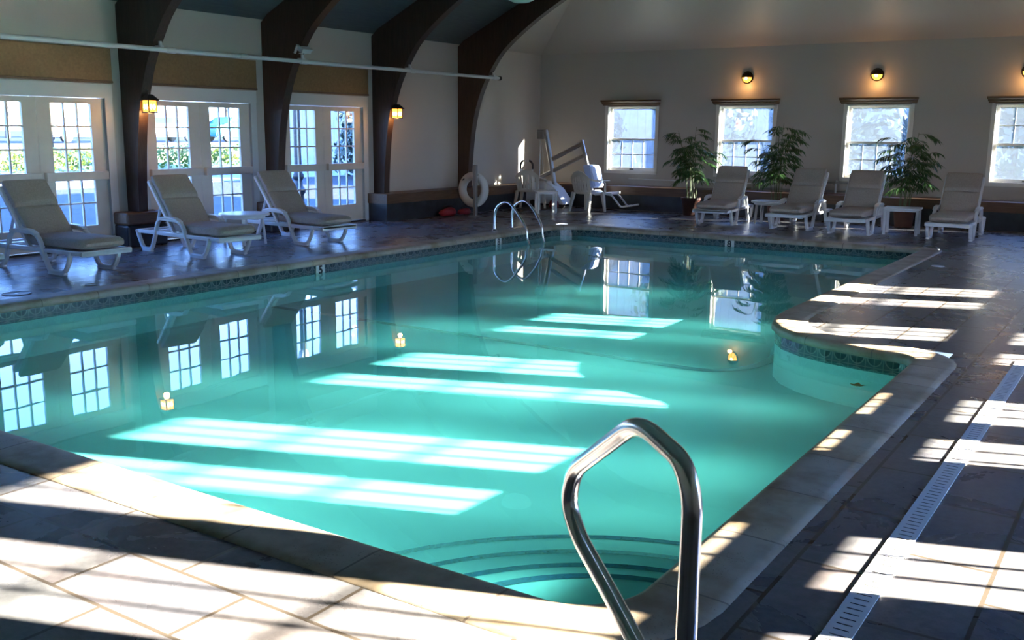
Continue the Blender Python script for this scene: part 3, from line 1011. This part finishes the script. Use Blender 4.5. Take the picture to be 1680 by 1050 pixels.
# ------------------------------------------------------------------ pool lift
LYY = 19.12
kf = LYY / 19.0
def lp(x, z, dy=0.): return Vector((x * kf, LYY + dy, 1.7 + (z - 1.7) * kf))
root = empty('pool_lift', lp(-11.6, 0).to_3d() * 1)
root.location.z = 0
O = root.location.copy()
def q(x, z, dy=0.): return lp(x, z, dy) - O
mb = MB()
side = [(-12.45, .14), (-12.45, .36), (-12.2, .42), (-11.9, .56), (-11.72, .60), (-11.5, .56), (-11.30, .43), (-11.15, .22), (-11.08, .10), (-11.5, .10)]
for pts in (side,):
    a = [q(x, z, -.22) for x, z in pts]
    mb.prism(a, (0, .42, 0))
bmesh.ops.bevel(mb.bm, geom=list(mb.bm.edges), offset=.02, segments=2, affect='EDGES')
mb.obj('base_fairing', M['white'], root, smooth=True)
for x in (-12.30, -11.85):
    mb = MB(); c = q(x, 0, -.26); c.z = .085
    mb.lathe([(.02, -.02), (.08, -.02), (.085, 0), (.08, .03), (.02, .03)], 20, c, 'Y')
    mb.obj('wheel', M['rubber'], root, smooth=True)
c = q(-11.15, 0, -.15); mb = MB(); mb.lathe([(.02, -.02), (.06, -.02), (.06, .03), (.02, .03)], 16, (c.x, c.y, .06), 'Y'); mb.obj('wheel', M['rubber'], root, smooth=True)
mb = MB(); mb.ribbon([q(-11.43, .45), q(-11.70, 1.71)], .10, .085, (0, 1, 0)); mb.obj('mast', M['steel'], root)
mb = MB(); c = q(-11.83, 1.60); mb.box(c.x - .07, c.x + .07, c.y - .05, c.y + .05, c.z - .09, c.z + .08, .012); c = q(-11.78, 1.70); mb.box(c.x - .12, c.x + .10, c.y - .03, c.y + .03, c.z - .02, c.z + .02)
mb.obj('actuator_head', M['greypost'], root)
mb = MB(); mb.tube([q(-11.84, 1.52), q(-11.84, .62)], .014, 8); mb.tube([q(-11.80, 1.52), q(-11.74, .75)], .006, 6); mb.obj('actuator_rod', M['chrome'], root, smooth=True)
for a, b in (((-11.50, 1.08), (-10.77, 1.43)), ((-11.80, .68), (-10.71, 1.17))):
    mb = MB(); mb.ribbon([q(*a), q(*b)], .07, .085, (0, 1, 0)); mb.obj('lift_arm', M['steel'], root)
mb = MB(); mb.ribbon([q(-10.78, 1.50), q(-10.57, .80), q(-10.50, .42)], .06, .075, (0, 1, 0)); mb.obj('hanger', M['steel'], root)
mb = MB(); mb.prism([q(-10.64, .98, -.22), q(-10.42, .97, -.22), q(-10.30, .50, -.22), q(-10.44, .48, -.22)], (0, .44, 0))
bmesh.ops.bevel(mb.bm, geom=list(mb.bm.edges), offset=.03, segments=3, affect='EDGES')
mb.obj('seat_back', M['seatblue'], root, smooth=True)
mb = MB(); mb.ribbon([q(-10.42, .42), q(-10.30, .36), q(-9.90, .40)], .42, .05, (0, 1, 0)); mb.obj('seat', M['white'], root, smooth=True)
for dy in (-.16, .16):
    mb = MB(); mb.tube(round_path([q(-10.05, .37, dy), q(-9.93, .36, dy), q(-9.70, .11, dy), q(-9.44, .16, dy)], .05, 4), .021, 10); mb.obj('footrest_rail', M['white'], root, smooth=True)
mb = MB(); mb.ribbon([q(-9.72, .115), q(-9.43, .165)], .36, .018, (0, 1, 0)); mb.obj('footrest', M['white'], root)
mb = MB(); mb.tube([q(-10.40, .66, -.24), q(-10.20, .66, -.24), q(-9.93, .68, -.24)], .013, 8); mb.sphere(q(-10.22, .66, -.24), .03); mb.obj('armrest', M['chrome'], root, smooth=True)
for sg in (-1, 1):
    mb = MB(); mb.tube(round_path([q(-12.19 + sg * .16, .55), q(-12.19 + sg * .16, .96), q(-12.19 + sg * .10, 1.02), q(-12.19 + sg * .03, 1.02)], .06, 5), .017, 10)
    h_ = mb.obj('push_handle', M['white'], root, smooth=True)
    mb = MB(); mb.tube(round_path([q(-12.19 + sg * .162, .84), q(-12.19 + sg * .162, .96), q(-12.19 + sg * .10, 1.022), q(-12.19 + sg * .07, 1.022)], .06, 5), .023, 10)
    mb.obj('grip', M['rubber'], h_, smooth=True)
tag(root, 'wheeled pool lift with grey arms and hanging pale seat in the far left corner', 'pool lift')
# red bag under the low table
mb = MB(); mb.sphere((0, 0, .10), .12, 1.0, .8, .95)
for v in mb.bm.verts: v.co += Vector(noise.noise_vector(v.co * 9)) * .02
o = mb.obj('red_bag', M['red'], smooth='all'); o.location = (-11.28, 18.72, .0)
tag(o, 'red bag on the floor under the pool lift, seen below the low table', 'bag', 'red bags on the deck')
for (x, y, s, lab) in ((-11.93, 15.72, 1.1, 'dark red bag at the foot of the ledge, farther from the lifebuoy post'),
                       (-11.90, 16.22, .85, 'dark red bag at the foot of the ledge, the one nearest the lifebuoy post')):
    mb = MB(); mb.sphere((0, 0, .09), .14, .9, 1.45, .55)
    for v in mb.bm.verts: v.co += Vector(noise.noise_vector(v.co * 8 + Vector((y, 0, 0)))) * .025
    zmin = min(v.co.z for v in mb.bm.verts)
    root = empty('red_bag', (x, y, 0))
    for v in mb.bm.verts: v.co = Vector((v.co.x * s, v.co.y * s, (v.co.z - zmin) * s))
    mb.obj('bag_body', M['red'], root, smooth='all')
    mb = MB(); mb.tube([Vector((.02, -.16 * s + .32 * s * k / 10, .185 * s + .03 * sin(pi * k / 10))) for k in range(11)], .008, 8)
    mb.obj('carry_strap', M['rubber'], root, smooth=True)
    tag(root, lab, 'bag', 'red bags on the deck')

# ------------------------------------------------------------------ lifebuoy and its post
root = empty('lifebuoy_post', (-11.56, 16.13, 0))
mb = MB(); mb.box(-.035, .035, -.035, .035, .01, 1.02, .006); mb.obj('post', M['greypost'], root)
mb = MB(); mb.box(-.10, .10, -.10, .10, 0, .012, .004); mb.obj('base_plate', M['greypost'], root)
mb = MB(); mb.box(-.02, .02, .035, .085, .80, .83, .004); mb.obj('hook', M['greypost'], root)
tag(root, 'grey metal post holding the white lifebuoy in front of the last arch', 'post')
mb = MB(); mb.tube([(.275 * cos(2 * pi * k / 48), 0, .275 * sin(2 * pi * k / 48)) for k in range(48)], .083, 18, closed=True)
root = empty('lifebuoy', (-11.73, 16.31, .515))
mb.obj('ring', M['ringw'], root, smooth='all')
mb = MB(); mb.box(-.03, .03, -.094, -.088, -.012, .012, mat=Matrix.Translation((-.195, .008, .20)) @ Matrix.Rotation(radians(-35), 4, 'Y')); mb.obj('print_mark', M['rubber'], root)
tag(root, 'white ring lifebuoy hanging on a grey post', 'lifebuoy')

# ------------------------------------------------------------------ wall pipe with clamps, box light
PX, PZ = -11.74, 2.745
root = empty('overhead_pipe', (PX, 9, PZ))
mb = MB(); mb.tube([(0, YN + .02 - 9, 0), (0, 17.22 - 9, 0)], .031, 14); mb.obj('pipe', M['pipe'], root, smooth=True)
for y in (9.15, 10.45, 11.68, 14.42, 17.05):
    mb = MB(); mb.tube([(0, y - .07 - 9, 0), (0, y + .07 - 9, 0)], .040, 14); mb.obj('coupling', M['pipe'], root, smooth=True)
for y in (8.995, 11.675, 14.355, 17.025):
    mb = MB(); mb.box(-.14, .02, y - .03 - 9, y + .03 - 9, .030, .055); mb.box(-.03, .0, y - .02 - 9, y + .02 - 9, .05, .11); mb.obj('clamp', M['pipe'], root)
mb = MB(); mb.tube([(0, 17.20 - 9, 0), (0, 17.26 - 9, 0)], .043, 14); mb.obj('end_cap', M['rubber'], root, smooth=True)
tag(root, 'long white pipe running along the left wall across the dark arches', 'pipe')
root = empty('box_light', (-11.70, 11.66, 2.915))
mb = MB(); R_ = Matrix.Rotation(radians(28), 4, 'Y')
mb.box(-.10, .07, -.10, .13, .03, .05, mat=R_); mb.box(-.10, -.08, -.10, .13, -.10, .05, mat=R_); mb.box(-.09, .05, -.085, .115, -.03, .035, mat=R_)
mb.obj('housing', M['pipe'], root)
mb = MB(); mb.box(-.16, -.08, -.03, .05, -.05, .03); mb.obj('bracket', M['pipe'], root)
tag(root, 'small white box light fixed on the second dark arch just above the pipe', 'light fixture')

# ------------------------------------------------------------------ lamps
def point(name, loc, watts, col, r=.04):
    L = bpy.data.lights.new(name, 'POINT'); L.energy = watts; L.color = col; L.shadow_soft_size = r
    o = bpy.data.objects.new(name, L); COL.objects.link(o); o.location = loc
    return o
WARM = (1., .50, .16)
def lantern(y, lab):
    x = -12.165
    root = empty('wall_lantern', (x, y, 2.0))
    mb = MB(); mb.box(0, .02, -.045, .045, .03, .20, .006); mb.tube([(.01, 0, .17), (.05, 0, .21), (.09, 0, .20), (.09, 0, .16)], .009, 8); mb.obj('wall_bracket', M['black'], root)
    cx_ = .10
    mb = MB()
    mb.loft([[(cx_ + s * sx, s * sy, z) for sx, sy in ((-1, -1), (1, -1), (1, 1), (-1, 1))] for s, z in ((.095, .065), (.095, .075), (.045, .135), (.03, .15))])
    mb.box(cx_ - .075, cx_ + .075, -.075, .075, -.105, -.09)
    for sx in (-1, 1):
        for sy in (-1, 1): mb.box(cx_ + sx * .068 - .006, cx_ + sx * .068 + .006, sy * .068 - .006, sy * .068 + .006, -.09, .066)
    mb.obj('lantern_cage', M['black'], root)
    mb = MB(); mb.box(cx_ - .064, cx_ + .064, -.064, .064, -.088, .064); mb.obj('lantern_glass', M['amber'], root)
    mb = MB()
    for sy in (-1, 1):
        mb.sphere((cx_ + .066, sy * .026, -.02), .022, .2, 1, 1.6, 12, 8); mb.sphere((cx_ + sy * .026, -.066, -.02), .022, 1, .2, 1.6, 12, 8)
    mb.obj('bulb', M['bulb'], root, smooth='all')
    tag(root, lab, 'wall lamp', 'lanterns on the arches')
    point('lantern_light', (x + .10, y, 1.86), .7, WARM)
lantern(8.995, 'black lantern with amber glow on the first dark arch at left')
lantern(14.355, 'black lantern with amber glow on the third dark arch, nearer the lifebuoy')
for i, x in enumerate((-7.55, -4.95, -2.33)):
    root = empty('bulkhead_lamp', (x, YF, 2.81)); root.scale = (.86, .86, .86)
    mb = MB(); mb.lathe([(.005, 0), (.14, 0), (.145, .02), (.13, .035), (.12, .035)], 32, (0, 0, 0), 'Y'); mb.obj('base_ring', M['black'], root, smooth=True)
    def dome(z0, z1, r, name, mat):
        mb = MB(); rr = []
        for j in range(9):
            ph = pi / 2 * j / 8
            ring = []
            for k in range(13):
                a = z0 + (z1 - z0) * k / 12
                ring.append((r * cos(a) * cos(ph), -.03 - r * .75 * sin(ph), r * sin(a) * cos(ph)))
            rr.append(ring)
        vr = [[mb.bm.verts.new(p) for p in r_] for r_ in rr]
        for A_, B_ in zip(vr, vr[1:]):
            for j in range(12): mb.bm.faces.new((A_[j], A_[j + 1], B_[j + 1], B_[j]))
        bmesh.ops.remove_doubles(mb.bm, verts=mb.bm.verts, dist=1e-5)
        return mb.obj(name, mat, root, smooth='all')
    dome(pi * 1.0, pi * 2.0, .115, 'amber_lens', M['amber'])
    dome(0, pi, .125, 'hood', M['black'])
    mb = MB()
    for a in (pi * 1.25, pi * 1.5, pi * 1.75):
        mb.tube([(.122 * cos(a) * cos(pi / 2 * j / 8), -.03 - .122 * .78 * sin(pi / 2 * j / 8), .122 * sin(a) * cos(pi / 2 * j / 8)) for j in range(8)], .005, 6)
    mb.tube([(.125 * cos(pi + pi * j / 16), -.04, .125 * sin(pi + pi * j / 16)) for j in range(17)], .009, 6)
    mb.obj('guard', M['black'], root, smooth=True)
    mb = MB(); mb.sphere((0, -.112, -.022), .036, 1.1, .35, .8); mb.obj('bulb', M['bulb'], root, smooth='all')
    tag(root, ('round hooded amber wall lamp above the far window behind the left and middle palms', 'round hooded amber wall lamp above the far window behind the rightmost palm',
               'round hooded amber wall lamp at the right edge of the far wall')[i], 'wall lamp', 'bulkhead lamps on the far wall')
    point('bulkhead_light', (x, YF - .20, 2.64), .45, WARM, .05)
# pendant bowl light hung from the ceiling, only its bottom shows
root = empty('pendant_light', (-7.82, 12.0, 3.44))
mb = MB(); mb.lathe([(.02, 0), (.10, .008), (.18, .04), (.225, .10), (.23, .15), (.20, .17), (.03, .19)], 36); mb.obj('bowl_shade', M['opal'], root, smooth=True)
mb = MB(); mb.tube([(0, 0, .17), (0, 0, 1.94)], .012, 8); mb.obj('hanging_rod', M['black'], root, smooth=True)
tag(root, 'pale bowl shaped ceiling light cut off at the top photo edge', 'ceiling light')

# ------------------------------------------------------------------ pole rack on the far wall
root = empty('pole_rack', (-6.6, YF - .05, .62))
mb = MB(); mb.tube([(-3.6, 0, .03), (-.3, .0, .025)], .013, 8); mb.obj('skimmer_pole', M['white'], root, smooth=True)
mb = MB(); mb.tube([(-.9, 0, -.07), (1.9, 0, -.07)], .02, 8); mb.tube([(-.6, 0, .10), (2.1, 0, .11)], .02, 8); mb.obj('wall_pipe', M['steel'], root, smooth=True)
for x in (-.7, 1.02):
    mb = MB(); mb.tube([(x, 0, -.10), (x, 0, .15)], .028, 10); mb.tube([(x - .05, 0, .10), (x + .06, 0, .10)], .032, 10); mb.obj('valve', M['steel'], root, smooth=True)
tag(root, 'thin grey pipes and a white pole fixed low on the far wall under the windows', 'pipes')

# ------------------------------------------------------------------ potted palms
def palm(x, y, seed, hgt, spread, lab, lean=0.):
    R = random.Random(seed)
    root = empty('potted_palm', (x, y, 0))
    mb = MB(); mb.lathe([(.13, 0), (.15, .01), (.185, .30), (.205, .32), (.205, .37), (.185, .37), (.17, .33)], 28); mb.obj('pot', M['pot'], root, smooth=True)
    mb = MB(); mb.lathe([(.168, .325), (.168, .335), (.02, .345)], 20); mb.obj('soil', M['soil'], root)
    canes = MB(); lv = MB()
    for c in range(7):
        a = 2 * pi * c / 7 + R.uniform(-.4, .4)
        top = hgt * R.uniform(.72, 1.0) if c else hgt
        out_ = R.uniform(.10, .34) * spread if c else .06
        base = Vector((.09 * cos(a), .09 * sin(a), .33))
        tip = Vector((cos(a) * out_ + lean * top * .2, sin(a) * out_ * .8, top))
        P = []
        for k in range(9):
            t = k / 8
            p = base.lerp(tip, t); p += Vector((cos(a), sin(a), 0)) * (-.05 * sin(pi * t))
            P.append(p)
        canes.tube(P, .009, 6, taper=[1 - .55 * k / 8 for k in range(9)])
        nf = 10
        for f in range(nf):
            t = .34 + .66 * (f + .6 * R.random()) / nf
            i = min(7, int(t * 8)); p = P[i].lerp(P[i + 1], t * 8 - i)
            b = R.uniform(0, 2 * pi) if f < nf - 1 else a
            Lf = R.uniform(.24, .40) * spread * (1.05 - .3 * t)
            dr = Vector((cos(b), sin(b) * .85, R.uniform(.25, .7))).normalized()
            pts = []
            for k in range(8):
                s = k / 7
                pts.append(p + dr * Lf * s + Vector((0, 0, -.26 * Lf * s * s * 1.6)))
            canes.tube(pts, .0032, 4)
            for k in range(2, 8):
                tan = (pts[k] - pts[k - 1]).normalized(); sd = tan.cross(Vector((0, 0, 1))).normalized()
                for sg in ((-1, 1) if k < 7 else (-1, 0, 1)):
                    ll = R.uniform(.13, .22) * (1.1 - .35 * abs(k - 4.5) / 4)
                    d_ = (tan * R.uniform(.6, .9) + sd * sg * R.uniform(.6, .9) + Vector((0, 0, -R.uniform(.15, .5)))).normalized()
                    wv = d_.cross(Vector((R.uniform(-.3, .3), R.uniform(-.3, .3), 1))).normalized() * R.uniform(.012, .019)
                    dn = Vector((0, 0, -.22 * ll))
                    p0 = pts[k]; p1 = p0 + d_ * ll * .38; p2 = p0 + d_ * ll + dn
                    p15 = p0 + d_ * ll * .72 + dn * .4
                    v = [lv.bm.verts.new(z) for z in (p0, p1 + wv, p15 + wv * .8, p2, p15 - wv * .8, p1 - wv)]
                    lv.bm.faces.new(v)
    canes.obj('canes', M['cane'], root, smooth=True)
    lv.obj('foliage', M['leaf'], root, recalc=False)
    return tag(root, lab, 'potted plant', 'potted palms along the far wall')
palm(-8.22, 19.10, 3, 1.80, 1.15, 'tall potted palm at the left, on bare wall between the first two far windows')
palm(-6.42, 19.12, 8, 1.88, 1.20, 'potted palm behind the round table, overlapping the right side of the second far window')
palm(-4.02, 19.10, 14, 1.72, 1.25, 'potted palm behind the square table, in a reddish brown pot', .25)

# small things on deck and water
for (x, y, r, lab) in ((-9.78, 5.55, .14, 'round skimmer lid in the left deck close to the pool edge, nearest the camera'),
                       (-9.70, 6.35, .07, 'dark round socket cover with a bright glint in the left deck'),
                       (-2.42, 13.75, .08, 'small pale round cover in the deck by the far right pool edge')):
    root = empty('deck_lid', (x, y, 0))
    mb = MB(); mb.lathe([(r, .001), (r, .007), (r * .93, .009), (r * .9, .006), (.01, .006)], 32); mb.obj('lid', M['grate'] if y > 13 else M['greypost'], root, smooth=True)
    mb = MB(); mb.lathe([(r * .14, .0055), (r * .14, .0085), (.003, .009)], 12); mb.obj('lid_screw', M['chrome'], root, smooth=True)
    tag(root, lab, 'deck lid', 'lids set in the deck')
mb = MB()
for k in range(5):
    a = radians(100 + 62 * (k - 2)); L_ = (.05, .07, .085, .07, .05)[k]
    c0 = Vector((0, 0, 0)); t = Vector((cos(a) * L_, sin(a) * L_, .006)); w_ = Vector((-sin(a), cos(a), 0)) * L_ * .26
    mb.poly([c0 - w_ * .5, c0 + t * .5 - w_, c0 + t, c0 + t * .5 + w_, c0 + w_ * .5])
mb.tube([(0, 0, 0), (0, -.05, .002)], .002, 5)
o = mb.obj('floating_leaf', M['yleaf'], recalc=False); o.location = (-1.80, 7.45, WZ + .003)
tag(o, 'small yellow brown leaf floating on the water near the right pool edge', 'leaf')

# ------------------------------------------------------------------ outdoors, left: lawn, hedge, car park
mb = MB()
gp = [(XL - TH, -.06), (-34.8, -.08), (-37.6, -.06), (-45, .88), (-120, 1.1)]
for (x0, z0), (x1, z1) in zip(gp, gp[1:]):
    f = mb.poly([(x0, -30, z0), (x0, 140, z0), (x1, 140, z1), (x1, -30, z1)])
    f.material_index = 0 if x0 > -34 or x0 < -44 else 1
structure(mb.obj('ground_left', [M['asphalt'], M['grass']]))
mb = MB(); mb.poly([(XL - TH, YF + TH, -.06), (60, YF + TH, -.06), (60, 90, -.06), (XL - TH, 90, -.06)])
structure(mb.obj('ground_far', M['grass']))
mb = MB(); mb.poly([(XR + TH, -30, -.06), (60, -30, -.06), (60, YF + TH, -.06), (XR + TH, YF + TH, -.06)])
structure(mb.obj('ground_right', M['asphalt']))
# pale paving strip that the sun reaches
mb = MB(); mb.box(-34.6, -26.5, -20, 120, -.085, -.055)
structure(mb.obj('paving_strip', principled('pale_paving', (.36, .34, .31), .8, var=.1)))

def leaf_cloud(mb, blobs, n, size, R):
    for c, r in blobs:
        for _ in range(n):
            v = Vector((R.gauss(0, 1), R.gauss(0, 1), R.gauss(0, 1))).normalized()
            rr = R.uniform(.72, 1.04)
            p = Vector(c) + Vector((v.x * r[0], v.y * r[1], v.z * r[2])) * rr
            a = Vector((R.gauss(0, 1), R.gauss(0, 1), R.gauss(0, 1))).normalized(); b = a.cross(v).normalized() if abs(a.dot(v)) < .98 else a.orthogonal()
            a2 = b.cross(v + a * .4).normalized(); s = size * R.uniform(.6, 1.3)
            vs = [mb.bm.verts.new(p + x) for x in (b * s, a2 * s * .55, -b * s, -a2 * s * .55)]
            mb.bm.faces.new(vs)
R = random.Random(5)
for i, (y0, y1, hh) in enumerate(((17.5, 26.0, .95), (27.4, 36.0, 1.0), (37.6, 47.0, .9))):
    mb = MB()
    y = y0
    blobs = []
    while y < y1:
        blobs.append(((-36.2 + R.uniform(-.15, .15), y, hh * .46), (.8, .62, hh * .54 * R.uniform(.9, 1.1)))); y += .8
    leaf_cloud(mb, blobs, 190, .085, R)
    o = mb.obj('hedge', M['hedge'], recalc=False)
    tag(o, ('sunlit hedge outside the leftmost french doors', 'sunlit hedge outside the middle french doors', 'sunlit hedge outside the farthest french doors')[i], 'hedge', 'clipped hedges outside')
def tree(x, y, z, h, r, lab, seed, grp):
    R = random.Random(seed)
    root = empty('tree', (x, y, z))
    mb = MB(); mb.tube([(0, 0, -.05), (.05, .02, h * .3), (-.04, .06, h * .55), (.02, 0, h * .8)], .14, 8, taper=[1.2, .9, .7, .35])
    for k in range(4):
        a = k * 1.7 + R.random(); mb.tube([(0, 0, h * .35), (cos(a) * r * .4, sin(a) * r * .4, h * .55), (cos(a) * r * .7, sin(a) * r * .7, h * .72)], .06, 6, taper=[1, .7, .3])
    mb.obj('trunk', M['trunk'], root, smooth=True)
    mb = MB()
    bl = [((R.uniform(-.5, .5) * r, R.uniform(-.5, .5) * r, h * R.uniform(.5, .85)), (r * R.uniform(.4, .6),) * 2 + (r * R.uniform(.3, .5),)) for _ in range(8)]
    leaf_cloud(mb, bl, 170, .16, R)
    mb.obj('foliage', M['treeleaf'], root, recalc=False)
    return tag(root, lab, 'tree', grp)
tree(-44, 27.2, .8, 5.0, 2.0, 'sunlit tree outside, top left panes of the leftmost french doors', 1, 'trees across the car park')
tree(-55, 40.0, 1.0, 6.5, 3.0, 'tree behind the parked cars, left leaf of the middle french doors', 2, 'trees across the car park')
tree(-52, 44.6, 1.0, 6.0, 2.8, 'tree behind the parked cars, right leaf of the middle french doors', 3, 'trees across the car park')
tree(-56, 56.0, 1.0, 6.5, 3.2, 'tree across the car park, left leaf of the farthest french doors', 4, 'trees across the car park')
tree(-54, 60.5, 1.0, 6.5, 3.0, 'tree across the car park, right leaf of the farthest french doors', 6, 'trees across the car park')
tree(-62, 35.5, 1.0, 6.5, 3.2, 'farther tree across the car park behind the white van', 7, 'trees across the car park')
def car(x, y, z, rz, mat, lab, van=False):
    root = empty('van' if van else 'car', (x, y, z), rz)
    if van: prof_ = [(-2.5, .3), (-2.5, 1.9), (-2.3, 2.15), (1.2, 2.15), (1.75, 1.35), (2.45, 1.1), (2.5, .3)]
    else: prof_ = [(-2.15, .28), (-2.2, .75), (-2.0, .95), (-1.35, 1.0), (-.85, 1.42), (.45, 1.42), (1.05, .98), (1.95, .82), (2.15, .55), (2.1, .28)]
    mb = MB(); mb.prism([(a, -.85, b) for a, b in prof_], (0, 1.7, 0))
    bmesh.ops.bevel(mb.bm, geom=list(mb.bm.edges), offset=.07, segments=2, affect='EDGES')
    mb.obj('body', mat, root, smooth=True)
    if van: ws = [[(.45, 1.35), (1.55, 1.35), (1.15, 1.9), (.45, 1.9)]]
    else: ws = [[(-1.2, 1.0), (-.25, 1.0), (-.25, 1.34), (-.82, 1.34)], [(-.18, 1.0), (.88, 1.0), (.42, 1.34), (-.18, 1.34)]]
    for w_ in ws:
        for sg in (-1, 1):
            mb = MB(); mb.prism([(a, sg * .842, b) for a, b in w_], (0, sg * .02, 0)); mb.obj('side_window', M['carglass'], root)
    for ax in (-1.35, 1.35):
        for sg in (-1, 1):
            mb = MB(); mb.lathe([(.05, -.1), (.30, -.1), (.33, -.06), (.33, .06), (.30, .1), (.05, .1)], 20, (ax, sg * .76, .33), 'Y'); mb.obj('wheel', M['rubber'], root, smooth=True)
    return tag(root, lab, 'car', 'vehicles in the car park')
car(-46, 30.2, .90, pi / 2, M['carw'], 'white van parked outside the leftmost french doors', True)
car(-47, 35.6, .90, pi / 2, M['cars'], 'silver car parked outside, left leaf of the middle french doors')
car(-46.5, 40.6, .90, pi / 2, M['cart'], 'teal car parked outside, right leaf of the middle french doors')
car(-46, 45.2, .90, pi / 2 + .2, M['card'], 'dark blue car outside, left leaf of the farthest french doors')
car(-47, 50.8, .90, pi / 2, M['card'], 'dark car outside, right leaf of the farthest french doors')
# ornate lamp post outside the third doors
root = empty('lamp_post', (-16.2, 15.85, -.06))
mb = MB(); mb.lathe([(.16, 0), (.17, .08), (.12, .14), (.11, .30), (.15, .36), (.16, .42), (.10, .50), (.085, .62), (.125, .68), (.125, .74), (.085, .82), (.08, 1.2), (.075, 3.0)], 20)
mb.obj('post', M['black'], root, smooth=True)
mb = MB(); mb.lathe([(.05, 3.0), (.10, 3.05), (.16, 3.35), (.12, 3.45), (.02, 3.6)], 16); mb.obj('lamp_head', M['opal'], root, smooth=True)
tag(root, 'dark ornate lamp post outside the farthest french doors', 'lamp post')
# far side: tall shrubs added to give the windows a dim, hazy view
R = random.Random(9)
for i, x in enumerate((-24.6, -20.4, -16.2, -11.9, -7.6, -3.3, 1.0)):
    y = 27.5 + R.uniform(-.6, .6); h = R.uniform(3.6, 5.0)
    root = empty('backdrop_shrub', (x, y, -.06))
    mb = MB(); mb.tube([(0, 0, 0), (.05, 0, h * .4), (-.05, .05, h * .8)], .07, 7, taper=[1.2, .8, .4]); mb.obj('trunk', M['trunk'], root, smooth=True)
    mb = MB()
    leaf_cloud(mb, [((R.uniform(-1.1, 1.1), R.uniform(-.5, .5), h * R.uniform(.18, .8)), (1.1, .8, h * .2)) for _ in range(9)], 260, .13, R)
    mb.obj('foliage', M['shrubleaf'], root, recalc=False)
    tag(root, 'added tall shrub %s' % ('blurred beyond the leftmost far window, first from the left', 'blurred beyond the leftmost far window, second from the left', 'blurred beyond the leftmost far window, nearest its right jamb',
        'blurred beyond the second far window', 'blurred beyond the third far window', 'blurred beyond the rightmost far window', 'outside past the right photo edge')[i], 'shrub', 'added shrubs behind the far windows')

mb = MB()  # row of boards added as a pale, even backdrop to the window view
x = -34.
while x < 8:
    mb.box(x, x + .29, 31.0, 31.05, -.06, 4.6); x += .30
tag(mb.obj('backdrop_boards', principled('backdrop_board', (.42, .39, .35), .8, var=.12, scale=3)), 'added pale grey backdrop of boards far beyond the far windows', 'added_backdrop')

# ------------------------------------------------------------------ light
SUN_DIR = Vector((-1, -.365, -.303))
L = bpy.data.lights.new('sun', 'SUN'); L.energy = 24; L.angle = radians(.55); L.color = (1., .90, .76)
o = bpy.data.objects.new('sun', L); COL.objects.link(o)
o.rotation_euler = SUN_DIR.to_track_quat('-Z', 'Y').to_euler(); o.location = (20, 20, 12)
W = bpy.data.worlds.new('sky'); SC.world = W; W.use_nodes = True
nt = W.node_tree; N = NT(nt)
bg = nt.nodes['Background']
tc = N.n('ShaderNodeTexCoord'); sp = N.n('ShaderNodeSeparateXYZ'); N.l(tc.outputs['Generated'], sp.inputs[0])
col = N.ramp(sp.outputs[2], [(0, (.58, .74, 1.0)), (.10, (.32, .54, 1.0)), (.35, (.13, .34, 1.0)), (1, (.09, .26, .95))])
N.l(col, bg.inputs[0]); bg.inputs[1].default_value = 2.6

# ------------------------------------------------------------------ camera
F = 1619.131
yaw, pitch, roll = .58374186, -.18997754, .00873556
f = Vector((-sin(yaw) * cos(pitch), cos(yaw) * cos(pitch), sin(pitch)))
r = Vector((cos(yaw), sin(yaw), 0)); up = r.cross(f)
rr = r * cos(roll) + up * sin(roll); uu = -r * sin(roll) + up * cos(roll)
cam = bpy.data.cameras.new('camera'); cam.sensor_width = 36; cam.lens = F * 36 / 1680; cam.clip_start = .05; cam.clip_end = 400
co = bpy.data.objects.new('camera', cam); COL.objects.link(co)
co.matrix_world = Matrix(((rr.x, uu.x, -f.x, 0), (rr.y, uu.y, -f.y, 0), (rr.z, uu.z, -f.z, 1.7), (0, 0, 0, 1)))
SC.camera = co

vs = SC.view_settings
vs.view_transform = 'Standard'; vs.look = 'None'; vs.gamma = 1; vs.use_curve_mapping = False
vs.exposure = 3.3
cy = SC.cycles
cy.use_denoising = True
cy.max_bounces = 14; cy.diffuse_bounces = 7; cy.glossy_bounces = 5; cy.transmission_bounces = 8; cy.transparent_max_bounces = 16
cy.caustics_reflective = True; cy.caustics_refractive = True
cy.sample_clamp_indirect = 6
cy.blur_glossy = .12
